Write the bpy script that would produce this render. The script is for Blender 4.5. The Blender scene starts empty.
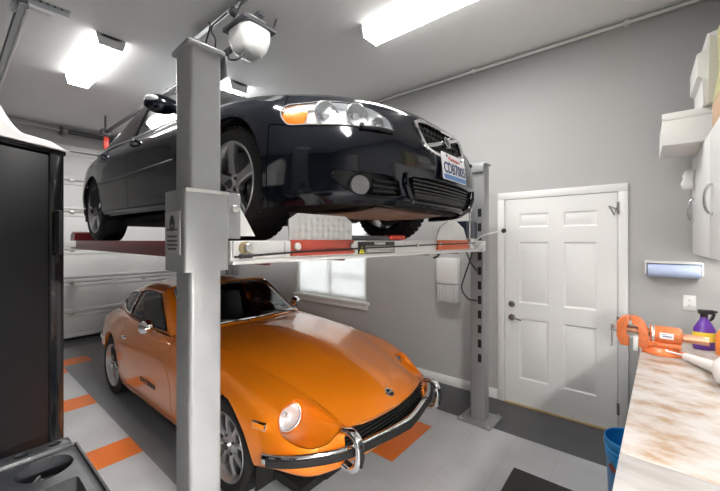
import math, random
import numpy as np
PI = math.pi
# ---------------------------------------------------------------- surface maths
def hermite(t, P, sharp, ts):
    """interpolating cubic through P (K,...) at knots t, one-sided tangents at sharp knots"""
    K = len(t); d = [(P[i+1]-P[i])/(t[i+1]-t[i]) for i in range(K-1)]
    mL = [None]*K; mR = [None]*K
    for i in range(K):
        if i == 0: mL[i] = mR[i] = d[0]
        elif i == K-1: mL[i] = mR[i] = d[-1]
        elif i in sharp: mL[i], mR[i] = d[i-1], d[i]
        else:
            h0, h1 = t[i]-t[i-1], t[i+1]-t[i]
            mL[i] = mR[i] = (d[i-1]*h1+d[i]*h0)/(h0+h1)
    out = []
    for x in ts:
        i = min(max(int(np.searchsorted(t, x, side='right'))-1, 0), K-2)
        h = t[i+1]-t[i]; s = (x-t[i])/h
        out.append(P[i]*(2*s**3-3*s*s+1)+mR[i]*h*(s**3-2*s*s+s)+P[i+1]*(3*s*s-2*s**3)+mL[i+1]*h*(s**3-s*s))
    return np.array(out)

class Surf:
    """rows: list over v of list over u of (x,y,z).  dense grid S[a][b], index params U[a], V[b]"""
    def __init__(s, rows, step=.016, sharp_u=(), sharp_v=(), ref=None):
        P = np.array(rows, float).transpose(1, 0, 2)      # [u][v]
        N, M = P.shape[:2]
        du = np.maximum(np.linalg.norm(np.diff(P, axis=0), axis=2).mean(1), 1e-3)
        dv = np.maximum(np.linalg.norm(np.diff(P, axis=1), axis=2).mean(0), 1e-3)
        mu = np.linalg.norm(np.diff(P, axis=0), axis=2).max(1); mv = np.linalg.norm(np.diff(P, axis=1), axis=2).max(0)
        tu = np.concatenate([[0], np.cumsum(du)]); tv = np.concatenate([[0], np.cumsum(dv)])
        nu = [max(2, int(math.ceil(m/step))) for m in mu]; nv = [max(2, int(math.ceil(m/step))) for m in mv]
        if ref is not None: tu = ref.tu[:N]; nu = ref.nu[:N-1]
        s.tu, s.nu = tu, nu
        U = np.concatenate([i+np.arange(nu[i])/nu[i] for i in range(N-1)]+[[N-1]])
        V = np.concatenate([i+np.arange(nv[i])/nv[i] for i in range(M-1)]+[[M-1]])
        Q = hermite(tu, P, set(sharp_u), np.interp(U, np.arange(N), tu))
        R = hermite(tv, Q.transpose(1, 0, 2), set(sharp_v), np.interp(V, np.arange(M), tv))
        s.S = R.transpose(1, 0, 2); s.U = U; s.V = V
    def at(s, u, v):
        a = np.clip(np.searchsorted(s.U, u, side='right')-1, 0, len(s.U)-2); b = np.clip(np.searchsorted(s.V, v, side='right')-1, 0, len(s.V)-2)
        p = min(max((u-s.U[a])/(s.U[a+1]-s.U[a]), 0), 1); q = min(max((v-s.V[b])/(s.V[b+1]-s.V[b]), 0), 1)
        S = s.S
        return (S[a, b]*(1-p)+S[a+1, b]*p)*(1-q)+(S[a, b+1]*(1-p)+S[a+1, b+1]*p)*q
    def normal(s, u, v, e=.02):
        a = s.at(u+e, v)-s.at(u-e, v); b = s.at(u, v+e)-s.at(u, v-e)
        n = np.cross(a, b); return n/max(np.linalg.norm(n), 1e-9)

def inpoly(px, py, poly):
    r = np.zeros(np.shape(px), bool); n = len(poly)
    for i in range(n):
        x0, y0 = poly[i]; x1, y1 = poly[(i+1) % n]
        c = ((y0 > py) != (y1 > py))
        with np.errstate(divide='ignore', invalid='ignore'):
            xx = (x1-x0)*(py-y0)/((y1-y0) if y1 != y0 else 1e-12)+x0
        r ^= c & (px < xx)
    return r
def nearest(p, poly):
    best = None; P = np.array(p, float); n = len(poly)
    for i in range(n):
        a = np.array(poly[i], float); b = np.array(poly[(i+1) % n], float); d = b-a
        t = min(max(np.dot(P-a, d)/max(np.dot(d, d), 1e-12), 0), 1); q = a+d*t; e = np.dot(P-q, P-q)
        if best is None or e < best[0]: best = (e, q)
    return best[1]
def smooth_poly(pts, n=8):
    """closed Catmull-Rom through pts"""
    P = np.array(pts, float); K = len(P); out = []
    for i in range(K):
        a, b, c, d = P[i-1], P[i], P[(i+1) % K], P[(i+2) % K]
        for k in range(n):
            t = k/n; out.append(.5*(2*b+(c-a)*t+(2*a-5*b+4*c-d)*t*t+(3*b-a-3*c+d)*t**3))
    return out
def circle(cx, cy, r, n=72): return [(cx+r*math.cos(2*PI*k/n), cy+r*math.sin(2*PI*k/n)) for k in range(n)]

# ---------------------------------------------------------------- the orange coupe (x forward from the front axle, y half width, z up)
DAT_AR = .365
def datsun_surfaces():
    # stations: nose edge, corner, headlamp, arch front, axle, arch rear, cowl, door, door rear, rear axle, rear, tail corner, tail
    rows = [
     # lower edge
     [(0.75,0.45,0.335),(0.665,0.6,0.325),(0.475,0.705,0.34),(0.29,0.735,0.3),(0,0.745,0.2),(-0.36,0.745,0.2),(-0.75,0.745,0.2),(-1.35,0.745,0.2),(-1.9,0.745,0.2),(-2.305,0.715,0.22),(-2.72,0.665,0.25),(-2.96,0.585,0.29),(-3.07,0.432,0.3),(-3.17,0,0.3)],
     [(0.785,0.45,0.355),(0.7,0.615,0.35),(0.495,0.727,0.365),(0.3,0.762,0.33),(0,0.77,0.27),(-0.36,0.768,0.26),(-0.75,0.765,0.26),(-1.35,0.765,0.26),(-1.9,0.765,0.26),(-2.305,0.735,0.28),(-2.72,0.6835,0.32),(-3,0.5985,0.36),(-3.115,0.432,0.36),(-3.215,0,0.36)],
     [(0.8,0.452,0.385),(0.715,0.625,0.385),(0.505,0.742,0.4),(0.305,0.778,0.4),(0,0.787,0.4),(-0.36,0.784,0.385),(-0.75,0.78,0.37),(-1.35,0.78,0.37),(-1.9,0.778,0.38),(-2.305,0.752,0.4),(-2.72,0.7022,0.43),(-3.03,0.6075,0.47),(-3.145,0.432,0.47),(-3.245,0,0.47)],
     [(0.805,0.453,0.43),(0.715,0.627,0.445),(0.5,0.745,0.475),(0.305,0.782,0.51),(0,0.792,0.53),(-0.36,0.79,0.52),(-0.75,0.787,0.51),(-1.35,0.787,0.51),(-1.9,0.784,0.52),(-2.305,0.757,0.54),(-2.72,0.7022,0.56),(-3.05,0.603,0.59),(-3.16,0.432,0.6),(-3.26,0,0.6)],
     [(0.8,0.45,0.485),(0.7,0.617,0.52),(0.485,0.725,0.585),(0.295,0.763,0.63),(0,0.773,0.66),(-0.36,0.775,0.665),(-0.85,0.776,0.67),(-1.35,0.776,0.675),(-1.9,0.773,0.69),(-2.305,0.74,0.705),(-2.72,0.6696,0.705),(-3.05,0.576,0.71),(-3.15,0.432,0.715),(-3.25,0,0.715)],
     [(0.79,0.443,0.53),(0.67,0.56,0.585),(0.455,0.645,0.67),(0.265,0.68,0.725),(0,0.695,0.76),(-0.36,0.71,0.79),(-0.88,0.738,0.785),(-1.35,0.74,0.81),(-1.9,0.715,0.835),(-2.305,0.67,0.835),(-2.72,0.5952,0.805),(-3,0.522,0.775),(-3.09,0.432,0.775),(-3.19,0,0.78)],
     [(0.78,0.425,0.56),(0.63,0.44,0.625),(0.425,0.475,0.7),(0.25,0.512,0.75),(0,0.55,0.8),(-0.36,0.59,0.835),(-0.93,0.685,0.838),(-1.35,0.695,0.85),(-1.9,0.685,0.868),(-2.305,0.625,0.878),(-2.72,0.5347,0.83),(-2.98,0.477,0.795),(-3.06,0.396,0.79),(-3.15,0,0.795)],
    ]
    side = Surf(rows, sharp_v=(6,))
    hood = Surf([
     [(0.78,0.425,0.56),(0.63,0.44,0.625),(0.425,0.475,0.7),(0.25,0.512,0.75),(0,0.55,0.8),(-0.36,0.59,0.835),(-0.93,0.685,0.838)],
     [(0.82,0.32,0.568),(0.648,0.33,0.65),(0.425,0.36,0.725),(0.245,0.39,0.776),(0,0.42,0.825),(-0.36,0.45,0.86),(-0.83,0.53,0.866)],
     [(0.85,0.2,0.572),(0.66,0.2,0.667),(0.425,0.2,0.745),(0.24,0.205,0.797),(0,0.215,0.846),(-0.36,0.23,0.88),(-0.71,0.26,0.888)],
     [(0.863,0.1,0.573),(0.667,0.1,0.678),(0.425,0.1,0.76),(0.24,0.1,0.812),(0,0.1,0.86),(-0.36,0.11,0.891),(-0.67,0.12,0.897)],
     [(0.87,0,0.573),(0.67,0,0.681),(0.425,0,0.764),(0.24,0,0.816),(0,0,0.864),(-0.36,0,0.894),(-0.655,0,0.9)]])
    gh = Surf([  # belt, window top, roof edge, roof mid, roof centre
     [(-0.93,0.685,0.838),(-1.35,0.695,0.85),(-1.9,0.685,0.868),(-2.305,0.625,0.878),(-2.72,0.5347,0.83),(-2.98,0.477,0.795),(-3.06,0.396,0.79)],
     [(-0.915,0.665,0.846),(-1.37,0.57,1.155),(-1.88,0.56,1.148),(-2.33,0.55,1.05),(-2.73,0.4929,0.9),(-2.97,0.45,0.805),(-3.05,0.36,0.793)],
     [(-0.885,0.625,0.856),(-1.355,0.52,1.188),(-1.85,0.505,1.185),(-2.32,0.485,1.09),(-2.73,0.4325,0.94),(-2.96,0.405,0.815),(-3.05,0.306,0.796)],
     [(-0.745,0.35,0.884),(-1.325,0.25,1.21),(-1.82,0.25,1.225),(-2.31,0.25,1.15),(-2.73,0.2325,0.98),(-2.96,0.225,0.83),(-3.06,0.18,0.797)],
     [(-0.655,0,0.9),(-1.3,0,1.218),(-1.81,0,1.233),(-2.31,0,1.165),(-2.73,0,0.995),(-3.03,0,0.835),(-3.14,0,0.797)]], sharp_u=(1,))
    return side, hood, gh

# ---------------------------------------------------------------- the black saloon (z above the runway)
VOL_AR = .355
def volvo_surfaces():
    rows = [
     [(.86,0,.185),(.85,.25,.185),(.80,.5,.18),(.69,.70,.175),(.50,.81,.165),(.37,.86,.165),(0,.86,.20),(-.62,.85,.22),(-1.60,.85,.235),(-2.40,.85,.24),(-2.715,.86,.24),(-3.1,.85,.25),(-3.410,.74,.27),(-3.590,.45,.27),(-3.630,0,.27)],
     [(.91,0,.22),(.90,.25,.22),(.865,.5,.22),(.745,.715,.22),(.53,.835,.215),(.385,.885,.215),(0,.885,.25),(-.62,.885,.265),(-1.60,.885,.28),(-2.40,.885,.285),(-2.715,.885,.285),(-3.1,.875,.295),(-3.430,.765,.31),(-3.620,.46,.31),(-3.660,0,.31)],
     [(.925,0,.31),(.915,.25,.31),(.88,.5,.31),(.765,.715,.31),(.55,.84,.31),(.39,.892,.31),(0,.897,.33),(-.62,.887,.34),(-1.60,.89,.35),(-2.40,.892,.355),(-2.715,.895,.36),(-3.1,.88,.365),(-3.440,.775,.38),(-3.630,.46,.38),(-3.670,0,.38)],
     [(.935,0,.42),(.925,.25,.42),(.885,.5,.42),(.78,.715,.425),(.565,.84,.43),(.40,.893,.435),(0,.905,.46),(-.62,.898,.47),(-1.60,.90,.48),(-2.40,.903,.49),(-2.715,.905,.50),(-3.1,.89,.505),(-3.450,.785,.52),(-3.640,.47,.52),(-3.680,0,.52)],
     [(.92,0,.50),(.91,.25,.505),(.86,.5,.53),(.735,.69,.54),(.53,.81,.555),(.39,.875,.575),(0,.900,.615),(-.62,.900,.615),(-1.60,.903,.62),(-2.40,.905,.63),(-2.715,.90,.64),(-3.1,.88,.64),(-3.440,.775,.65),(-3.620,.46,.65),(-3.660,0,.65)],
     [(.865,0,.67),(.855,.25,.672),(.775,.47,.685),(.625,.655,.695),(.435,.765,.695),(.34,.815,.715),(0,.855,.765),(-.62,.875,.785),(-1.60,.885,.80),(-2.40,.88,.82),(-2.715,.865,.825),(-3.1,.84,.83),(-3.410,.735,.83),(-3.550,.45,.83),(-3.580,0,.83)],
     [(.83,0,.71),(.82,.25,.71),(.735,.45,.722),(.58,.61,.742),(.39,.705,.772),(.26,.73,.80),(0,.755,.845),(-.62,.79,.885),(-1.60,.80,.915),(-2.40,.80,.94),(-2.715,.785,.95),(-3.1,.76,.95),(-3.370,.67,.955),(-3.490,.42,.96),(-3.510,0,.96)],
    ]
    side = Surf(rows)
    hood = Surf([
     [(.83,0,.71),(.82,.25,.71),(.735,.45,.722),(.58,.61,.742),(.39,.705,.772),(.26,.73,.80),(0,.755,.845),(-.62,.79,.885)],
     [(.80,0,.728),(.785,.24,.73),(.70,.41,.748),(.545,.55,.778),(.36,.635,.81),(.22,.655,.84),(-.02,.685,.88),(-.57,.70,.935)],
     [(.66,0,.785),(.655,.20,.788),(.58,.32,.808),(.45,.43,.835),(.29,.48,.865),(.16,.50,.90),(-.06,.52,.925),(-.50,.52,.972)],
     [(.45,0,.87),(.44,.14,.872),(.40,.2,.88),(.31,.25,.895),(.19,.27,.915),(.08,.28,.925),(-.12,.28,.95),(-.45,.28,1.0)],
     [(.30,0,.90),(.29,.05,.90),(.26,.08,.907),(.20,.10,.917),(.10,.10,.93),(.0,.09,.945),(-.17,.07,.965),(-.43,.06,1.012)],
     [(.28,0,.905),(.26,0,.908),(.23,0,.914),(.17,0,.925),(.08,0,.937),(-.02,0,.952),(-.18,0,.97),(-.43,0,1.015)]], ref=side)
    gh = Surf([  # belt, window top, roof edge, mid, centre
     [(-.62,.79,.885),(-1.25,.797,.905),(-1.80,.80,.922),(-2.35,.80,.95),(-2.80,.775,.96),(-3.10,.76,.95),(-3.370,.67,.955),(-3.510,.42,.96)],
     [(-.60,.765,.90),(-1.30,.615,1.325),(-1.80,.605,1.365),(-2.33,.61,1.315),(-2.78,.68,1.08),(-3.09,.72,.985),(-3.350,.63,.975),(-3.490,.39,.975)],
     [(-.57,.72,.925),(-1.27,.555,1.365),(-1.79,.55,1.405),(-2.34,.55,1.365),(-2.80,.60,1.16),(-3.09,.63,1.02),(-3.340,.57,.995),(-3.480,.35,.985)],
     [(-.48,.38,.99),(-1.20,.29,1.395),(-1.78,.29,1.43),(-2.36,.29,1.395),(-2.83,.31,1.21),(-3.12,.32,1.06),(-3.350,.3,1.015),(-3.565,.2,.99)],
     [(-.43,0,1.015),(-1.17,0,1.40),(-1.78,0,1.435),(-2.37,0,1.405),(-2.85,0,1.225),(-3.14,0,1.07),(-3.360,0,1.02),(-3.500,0,.99)]], sharp_u=(1,))
    return side, hood, gh
# ---------------------------------------------------------------- blender helpers
import bpy, bmesh
from mathutils import Vector, Matrix
random.seed(7)
SC = bpy.context.scene; COL = SC.collection
V3 = Vector

def mat(name, col, rough=.5, metal=0., coat=0., spec=.5, emit=None, es=0., bump=None, trans=0., alpha=1., ior=None, noise=None):
    m = bpy.data.materials.new(name); m.use_nodes = True; nt = m.node_tree; b = nt.nodes['Principled BSDF']
    b.inputs['Base Color'].default_value = (*col, 1); b.inputs['Roughness'].default_value = rough; b.inputs['Metallic'].default_value = metal
    b.inputs['Coat Weight'].default_value = coat; b.inputs['Coat Roughness'].default_value = .03; b.inputs['Specular IOR Level'].default_value = spec
    b.inputs['Transmission Weight'].default_value = trans; b.inputs['Alpha'].default_value = alpha
    if ior: b.inputs['IOR'].default_value = ior
    if emit: b.inputs['Emission Color'].default_value = (*emit, 1); b.inputs['Emission Strength'].default_value = es
    tc = nt.nodes.new('ShaderNodeTexCoord')
    if bump:
        n = nt.nodes.new('ShaderNodeTexNoise'); n.inputs['Scale'].default_value = bump[0]; n.inputs['Detail'].default_value = 4
        mp = nt.nodes.new('ShaderNodeMapping'); mp.inputs['Scale'].default_value = bump[2] if len(bump) > 2 else (1, 1, 1)
        nt.links.new(tc.outputs['Object'], mp.inputs['Vector']); nt.links.new(mp.outputs['Vector'], n.inputs['Vector'])
        bp = nt.nodes.new('ShaderNodeBump'); bp.inputs['Strength'].default_value = bump[1]; bp.inputs['Distance'].default_value = .01
        nt.links.new(n.outputs['Fac'], bp.inputs['Height']); nt.links.new(bp.outputs['Normal'], b.inputs['Normal'])
    if noise:   # (scale, other colour, low, high, mapping scale)
        n = nt.nodes.new('ShaderNodeTexNoise'); n.inputs['Scale'].default_value = noise[0]; n.inputs['Detail'].default_value = 6; n.inputs['Roughness'].default_value = .6
        mp = nt.nodes.new('ShaderNodeMapping'); mp.inputs['Scale'].default_value = noise[4] if len(noise) > 4 else (1, 1, 1)
        nt.links.new(tc.outputs['Object'], mp.inputs['Vector']); nt.links.new(mp.outputs['Vector'], n.inputs['Vector'])
        r = nt.nodes.new('ShaderNodeValToRGB'); r.color_ramp.elements[0].position = noise[2]; r.color_ramp.elements[1].position = noise[3]
        r.color_ramp.elements[0].color = (*col, 1); r.color_ramp.elements[1].color = (*noise[1], 1)
        nt.links.new(n.outputs['Fac'], r.inputs['Fac']); nt.links.new(r.outputs['Color'], b.inputs['Base Color'])
    return m
def thin_glass(name, tint, refl=1.5):
    m = bpy.data.materials.new(name); m.use_nodes = True; nt = m.node_tree; nt.nodes.clear()
    o = nt.nodes.new('ShaderNodeOutputMaterial'); mx = nt.nodes.new('ShaderNodeMixShader'); f = nt.nodes.new('ShaderNodeFresnel'); f.inputs['IOR'].default_value = refl
    t = nt.nodes.new('ShaderNodeBsdfTransparent'); t.inputs['Color'].default_value = (*tint, 1); g = nt.nodes.new('ShaderNodeBsdfGlossy'); g.inputs['Roughness'].default_value = .01
    nt.links.new(f.outputs[0], mx.inputs[0]); nt.links.new(t.outputs[0], mx.inputs[1]); nt.links.new(g.outputs[0], mx.inputs[2]); nt.links.new(mx.outputs[0], o.inputs[0])
    return m

class MB:
    def __init__(s): s.bm = bmesh.new(); s.mi = 0
    def _new(s, geom_faces):
        for f in geom_faces: f.material_index = s.mi
    def box(s, lo, hi, bev=0., M=None, seg=2):
        lo, hi = V3(lo), V3(hi); r = bmesh.ops.create_cube(s.bm, size=1); vs = r['verts']
        c, d = (lo+hi)/2, hi-lo
        for v in vs: v.co = V3((v.co.x*d.x, v.co.y*d.y, v.co.z*d.z))+c
        fs = {f for v in vs for f in v.link_faces}
        if bev > 0:
            es = {e for v in vs for e in v.link_edges}
            rr = bmesh.ops.bevel(s.bm, geom=list(es), offset=bev, segments=seg, profile=.5, affect='EDGES', clamp_overlap=True)
            vs = list({v for v in rr['verts']} | {v for v in vs if v.is_valid}); fs = {f for v in vs for f in v.link_faces}
        if M is not None:
            for v in vs: v.co = M @ v.co
        s._new(fs); return vs
    def ring_loft(s, rings, close=True, cap0=False, cap1=False):
        vr = [[s.bm.verts.new(p) for p in r] for r in rings]; n = len(vr[0]); fs = []
        for a, b in zip(vr[:-1], vr[1:]):
            for i in range(n if close else n-1):
                j = (i+1) % n
                try: fs.append(s.bm.faces.new((a[i], a[j], b[j], b[i])))
                except ValueError: pass
        if cap0: fs.append(s.bm.faces.new(vr[0][::-1]))
        if cap1: fs.append(s.bm.faces.new(vr[-1]))
        s._new(fs); return vr
    def lathe(s, prof, o=(0, 0, 0), ax=(0, 0, 1), n=32, cap=(False, False), close_prof=False):
        """prof: (radius, height along ax)"""
        ax = V3(ax).normalized(); u = ax.orthogonal().normalized(); w = ax.cross(u); o = V3(o)
        if close_prof: prof = list(prof)+[prof[0]]
        s.ring_loft([[o+ax*h+(u*math.cos(2*PI*k/n)+w*math.sin(2*PI*k/n))*max(r, 1e-5) for k in range(n)] for r, h in prof], True, *cap)
    def cyl(s, p0, p1, r0, r1=None, n=20, bev=0):
        p0, p1 = V3(p0), V3(p1); L = (p1-p0).length; r1 = r0 if r1 is None else r1
        pr = [(r0, 0), (r1, L)] if not bev else [(r0-bev, 0), (r0, bev), (r1, L-bev), (r1-bev, L)]
        s.lathe(pr, p0, p1-p0, n, (True, True))
    def tube(s, pts, r, n=10, prof=None, up=None, caps=True, closed=False):
        pts = [V3(p) for p in pts]; K = len(pts); rings = []; pu = None
        for i, p in enumerate(pts):
            if closed: t = pts[(i+1) % K]-pts[i-1]
            else: t = pts[min(i+1, K-1)]-pts[max(i-1, 0)]
            t.normalize()
            if up is not None: u = (V3(up)-t*t.dot(V3(up))).normalized()
            elif pu is None: u = t.orthogonal().normalized()
            else: u = (pu-t*t.dot(pu)).normalized()
            pu = u; w = t.cross(u); rr = r[i] if isinstance(r, (list, tuple)) else r
            if prof: rings.append([p+w*a+u*b for a, b in prof])
            else: rings.append([p+(u*math.cos(2*PI*k/n)+w*math.sin(2*PI*k/n))*rr for k in range(n)])
        if closed: rings.append(rings[0]); caps = False
        s.ring_loft(rings, True, caps, caps)
        if closed: bmesh.ops.remove_doubles(s.bm, verts=s.bm.verts, dist=1e-6)
    def prism(s, poly, a, b, plane='xz', bev=0):
        """extrude a 2d outline: plane xz -> along y, xy -> along z, yz -> along x"""
        def P(p, h): return {'xz': (p[0], h, p[1]), 'xy': (p[0], p[1], h), 'yz': (h, p[0], p[1])}[plane]
        v0 = [s.bm.verts.new(P(p, a)) for p in poly]; v1 = [s.bm.verts.new(P(p, b)) for p in poly]; n = len(poly)
        fs = [s.bm.faces.new(v0[::-1]), s.bm.faces.new(v1)]+[s.bm.faces.new((v0[i], v0[(i+1) % n], v1[(i+1) % n], v1[i])) for i in range(n)]
        s._new(fs)
        if bev:
            es = [e for e in set(fs[0].edges) | set(fs[1].edges)]
            r = bmesh.ops.bevel(s.bm, geom=es, offset=bev, segments=2, profile=.5, affect='EDGES', clamp_overlap=True); s._new(r['faces'])
    def sphere(s, c, r, sc=(1, 1, 1), n=20):
        rr = bmesh.ops.create_uvsphere(s.bm, u_segments=n, v_segments=n//2, radius=r)
        for v in rr['verts']: v.co = V3((v.co.x*sc[0], v.co.y*sc[1], v.co.z*sc[2]))+V3(c)
        s._new({f for v in rr['verts'] for f in v.link_faces})
    def grid(s, pts):
        vr = [[s.bm.verts.new(p) for p in r] for r in pts]; fs = []
        for a, b in zip(vr[:-1], vr[1:]):
            for i in range(len(a)-1): fs.append(s.bm.faces.new((a[i], a[i+1], b[i+1], b[i])))
        s._new(fs)
    def face(s, pts): s._new([s.bm.faces.new([s.bm.verts.new(p) for p in pts])])
    def build(s, name, m, parent=None, smooth=35, recalc=True, loc=None, rot=None):
        if recalc: bmesh.ops.recalc_face_normals(s.bm, faces=s.bm.faces)
        me = bpy.data.meshes.new(name); s.bm.to_mesh(me); s.bm.free()
        for x in (m if isinstance(m, (list, tuple)) else [m]): me.materials.append(x)
        if smooth:
            me.polygons.foreach_set('use_smooth', [True]*len(me.polygons)); me.set_sharp_from_angle(angle=math.radians(smooth))
        o = bpy.data.objects.new(name, me); COL.objects.link(o)
        if parent: o.parent = parent
        if loc is not None: o.location = loc
        if rot is not None: o.rotation_euler = rot
        return o
def bx(name, lo, hi, m, parent=None, bev=0., **k):
    b = MB(); b.box(lo, hi, bev); return b.build(name, m, parent, **k)
def tag(o, label, cat, group=None, kind=None):
    o['label'] = label; o['category'] = cat
    if group: o['group'] = group
    if kind: o['kind'] = kind
    return o
def struct(o): o['kind'] = 'structure'; return o
def empty(name, loc=(0, 0, 0), rz=0, label=None, cat=None, group=None):
    o = bpy.data.objects.new(name, None); COL.objects.link(o); o.location = loc; o.rotation_euler = (0, 0, rz); o.empty_display_size = .1
    if label: tag(o, label, cat, group)
    return o
def copy_tree(o, parent=None):
    kids = [c for c in bpy.data.objects if c.parent == o]
    c = o.copy(); COL.objects.link(c)
    if parent: c.parent = parent
    for k in kids: copy_tree(k, c)
    return c
def text_mesh(txt, size, depth=.0, align='CENTER', bold=0.0):
    cu = bpy.data.curves.new('lettering', 'FONT'); cu.body = txt; cu.size = size; cu.align_x = align; cu.align_y = 'CENTER'; cu.extrude = depth; cu.offset = bold; cu.resolution_u = 3
    o = bpy.data.objects.new('lettering', cu); COL.objects.link(o); dg = bpy.context.evaluated_depsgraph_get()
    me = bpy.data.meshes.new_from_object(o.evaluated_get(dg)); bpy.data.objects.remove(o); bpy.data.curves.remove(cu); return me
def lettering(name, txt, size, M, m, parent, sx=1., bold=0., depth=.0008):
    me = text_mesh(txt, size, depth, bold=bold); me.transform(Matrix.Diagonal((sx, 1, 1, 1))); me.transform(M); me.materials.clear(); me.materials.append(m); me.name = name
    o = bpy.data.objects.new(name, me); COL.objects.link(o); o.parent = parent; return o
def frame(o, x, y):
    """matrix with origin o, local x and y axes"""
    x = V3(x).normalized(); z = x.cross(V3(y)).normalized(); y = z.cross(x); M = Matrix((x, y, z)).transposed().to_4x4(); M.translation = V3(o); return M
def cut(o, tools):
    for t in tools:
        md = o.modifiers.new('cut', 'BOOLEAN'); md.object = t; md.operation = 'DIFFERENCE'; md.solver = 'EXACT'
    dg = bpy.context.evaluated_depsgraph_get(); me = bpy.data.meshes.new_from_object(o.evaluated_get(dg)); o.modifiers.clear()
    old = o.data; o.data = me; me.name = o.name
    for t in tools: bpy.data.objects.remove(t)
    me.polygons.foreach_set('use_smooth', [True]*len(me.polygons)); me.set_sharp_from_angle(angle=math.radians(35))
    return o

# ---------------------------------------------------------------- car panels
def panels(surfs, spec, parent, mats, ref_z=.5, gap=.003, flange=.018):
    """surfs: (Surf, label_fn(u,v,c)->object array, snaps{label:[(space,poly)]}); spec: label -> 'both' | 'each' | None"""
    acc = {}
    for S, fn, snaps in surfs:
        P = S.S.copy(); A, B = P.shape[:2]
        uc = (S.U[:-1]+S.U[1:])/2; vc = (S.V[:-1]+S.V[1:])/2
        uu, vv = np.meshgrid(uc, vc, indexing='ij')
        cc = (P[:-1, :-1]+P[1:, :-1]+P[:-1, 1:]+P[1:, 1:])/4
        lab = fn(uu, vv, cc)
        for L, (space, poly) in snaps.items():
            inn = (lab == L)
            cnt = np.zeros((A, B), int); tot = np.zeros((A, B), int)
            for da in (0, 1):
                for db in (0, 1):
                    cnt[da:A-1+da, db:B-1+db] += inn; tot[da:A-1+da, db:B-1+db] += 1
            for a, b in zip(*np.where((cnt > 0) & (cnt < tot))):
                if space == 'uv':
                    q = nearest((S.U[a], S.V[b]), poly); P[a, b] = S.at(q[0], q[1])
                elif space == 'xz':
                    q = nearest((P[a, b, 0], P[a, b, 2]), poly); P[a, b, 0] = q[0]; P[a, b, 2] = q[1]
        for L in set(lab.ravel()):
            if L is None or L not in spec: continue
            fa, fb = np.where(lab == L)
            acc.setdefault(L, []).append((P, fa, fb))
    out = {}
    for L, lst in acc.items():
        sides = {'both': [(1, -1)], 'each': [(-1,), (1,)]}[spec[L]]
        for sg in sides:
            bm = bmesh.new()
            for s in sg:
                for P, fa, fb in lst:
                    vm = {}
                    def gv(a, b):
                        k = (a, b)
                        if k not in vm:
                            p = P[a, b]; vm[k] = bm.verts.new((p[0], s*max(p[1], 0), p[2]))
                        return vm[k]
                    fs = []
                    for a, b in zip(fa, fb):
                        q = [gv(a, b), gv(a+1, b), gv(a+1, b+1), gv(a, b+1)]
                        if s < 0: q = q[::-1]
                        try: fs.append(bm.faces.new(q))
                        except ValueError: pass
                    bm.normal_update(); dot = 0
                    for f in fs:
                        c = f.calc_center_median(); dot += f.normal.dot(V3((0, c.y, c.z-ref_z)))*f.calc_area()
                        if abs(c.y) < .5: dot += f.normal.dot(V3((c.x+1.2, 0, 0)))*f.calc_area()
                    if dot < 0: bmesh.ops.reverse_faces(bm, faces=fs)
            bmesh.ops.remove_doubles(bm, verts=bm.verts, dist=2e-4)
            bmesh.ops.dissolve_degenerate(bm, edges=bm.edges, dist=1e-5)
            bm.normal_update()
            be = [e for e in bm.edges if e.is_boundary]; mv = {}
            for e in be:
                f = e.link_faces[0]; m_ = (e.verts[0].co+e.verts[1].co)/2; d = (e.verts[1].co-e.verts[0].co).normalized()
                t = f.calc_center_median()-m_; t -= d*t.dot(d)
                if t.length > 1e-7:
                    for v in e.verts: mv[v] = mv.get(v, V3((0, 0, 0)))+t.normalized()
            for v, t in mv.items():
                if t.length > 1e-6: v.co += t.normalized()*gap
            nrm = {v: v.normal.copy() for v in mv}
            if flange:
                r = bmesh.ops.extrude_edge_only(bm, edges=be)
                nv = [g for g in r['geom'] if isinstance(g, bmesh.types.BMVert)]
                old = {(round(v.co.x, 5), round(v.co.y, 5), round(v.co.z, 5)): n for v, n in nrm.items()}
                for v in nv:
                    n = old.get((round(v.co.x, 5), round(v.co.y, 5), round(v.co.z, 5)))
                    if n: v.co -= n*flange
            me = bpy.data.meshes.new(L); bm.to_mesh(me); bm.free(); me.materials.append(mats[L] if L in mats else mats['*'])
            me.polygons.foreach_set('use_smooth', [True]*len(me.polygons)); me.set_sharp_from_angle(angle=math.radians(32))
            o = bpy.data.objects.new(L, me); COL.objects.link(o); o.parent = parent; out.setdefault(L, []).append(o)
    return out
def region_surface(S, poly, off, sides=(1, -1), n=14, shrink=1.):
    """patch of a surface inside a uv outline, pushed inwards: grid of points for MB"""
    us = [p[0] for p in poly]; vs = [p[1] for p in poly]; res = []
    for s in sides:
        rows = []
        for i in range(n+1):
            u = min(us)+(max(us)-min(us))*i/n; r = []
            for j in range(n+1):
                v = min(vs)+(max(vs)-min(vs))*j/n
                q = (u, v) if inpoly(np.array([u]), np.array([v]), poly)[0] else nearest((u, v), poly)
                p = S.at(q[0], q[1]); nn = S.normal(q[0], q[1])
                if nn.dot(np.array([p[0]+1.2, p[1], p[2]-.5])) < 0: nn = -nn
                p = p-nn*off; r.append((p[0], s*p[1], p[2]))
            rows.append(r)
        res.append(rows)
    return res
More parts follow.
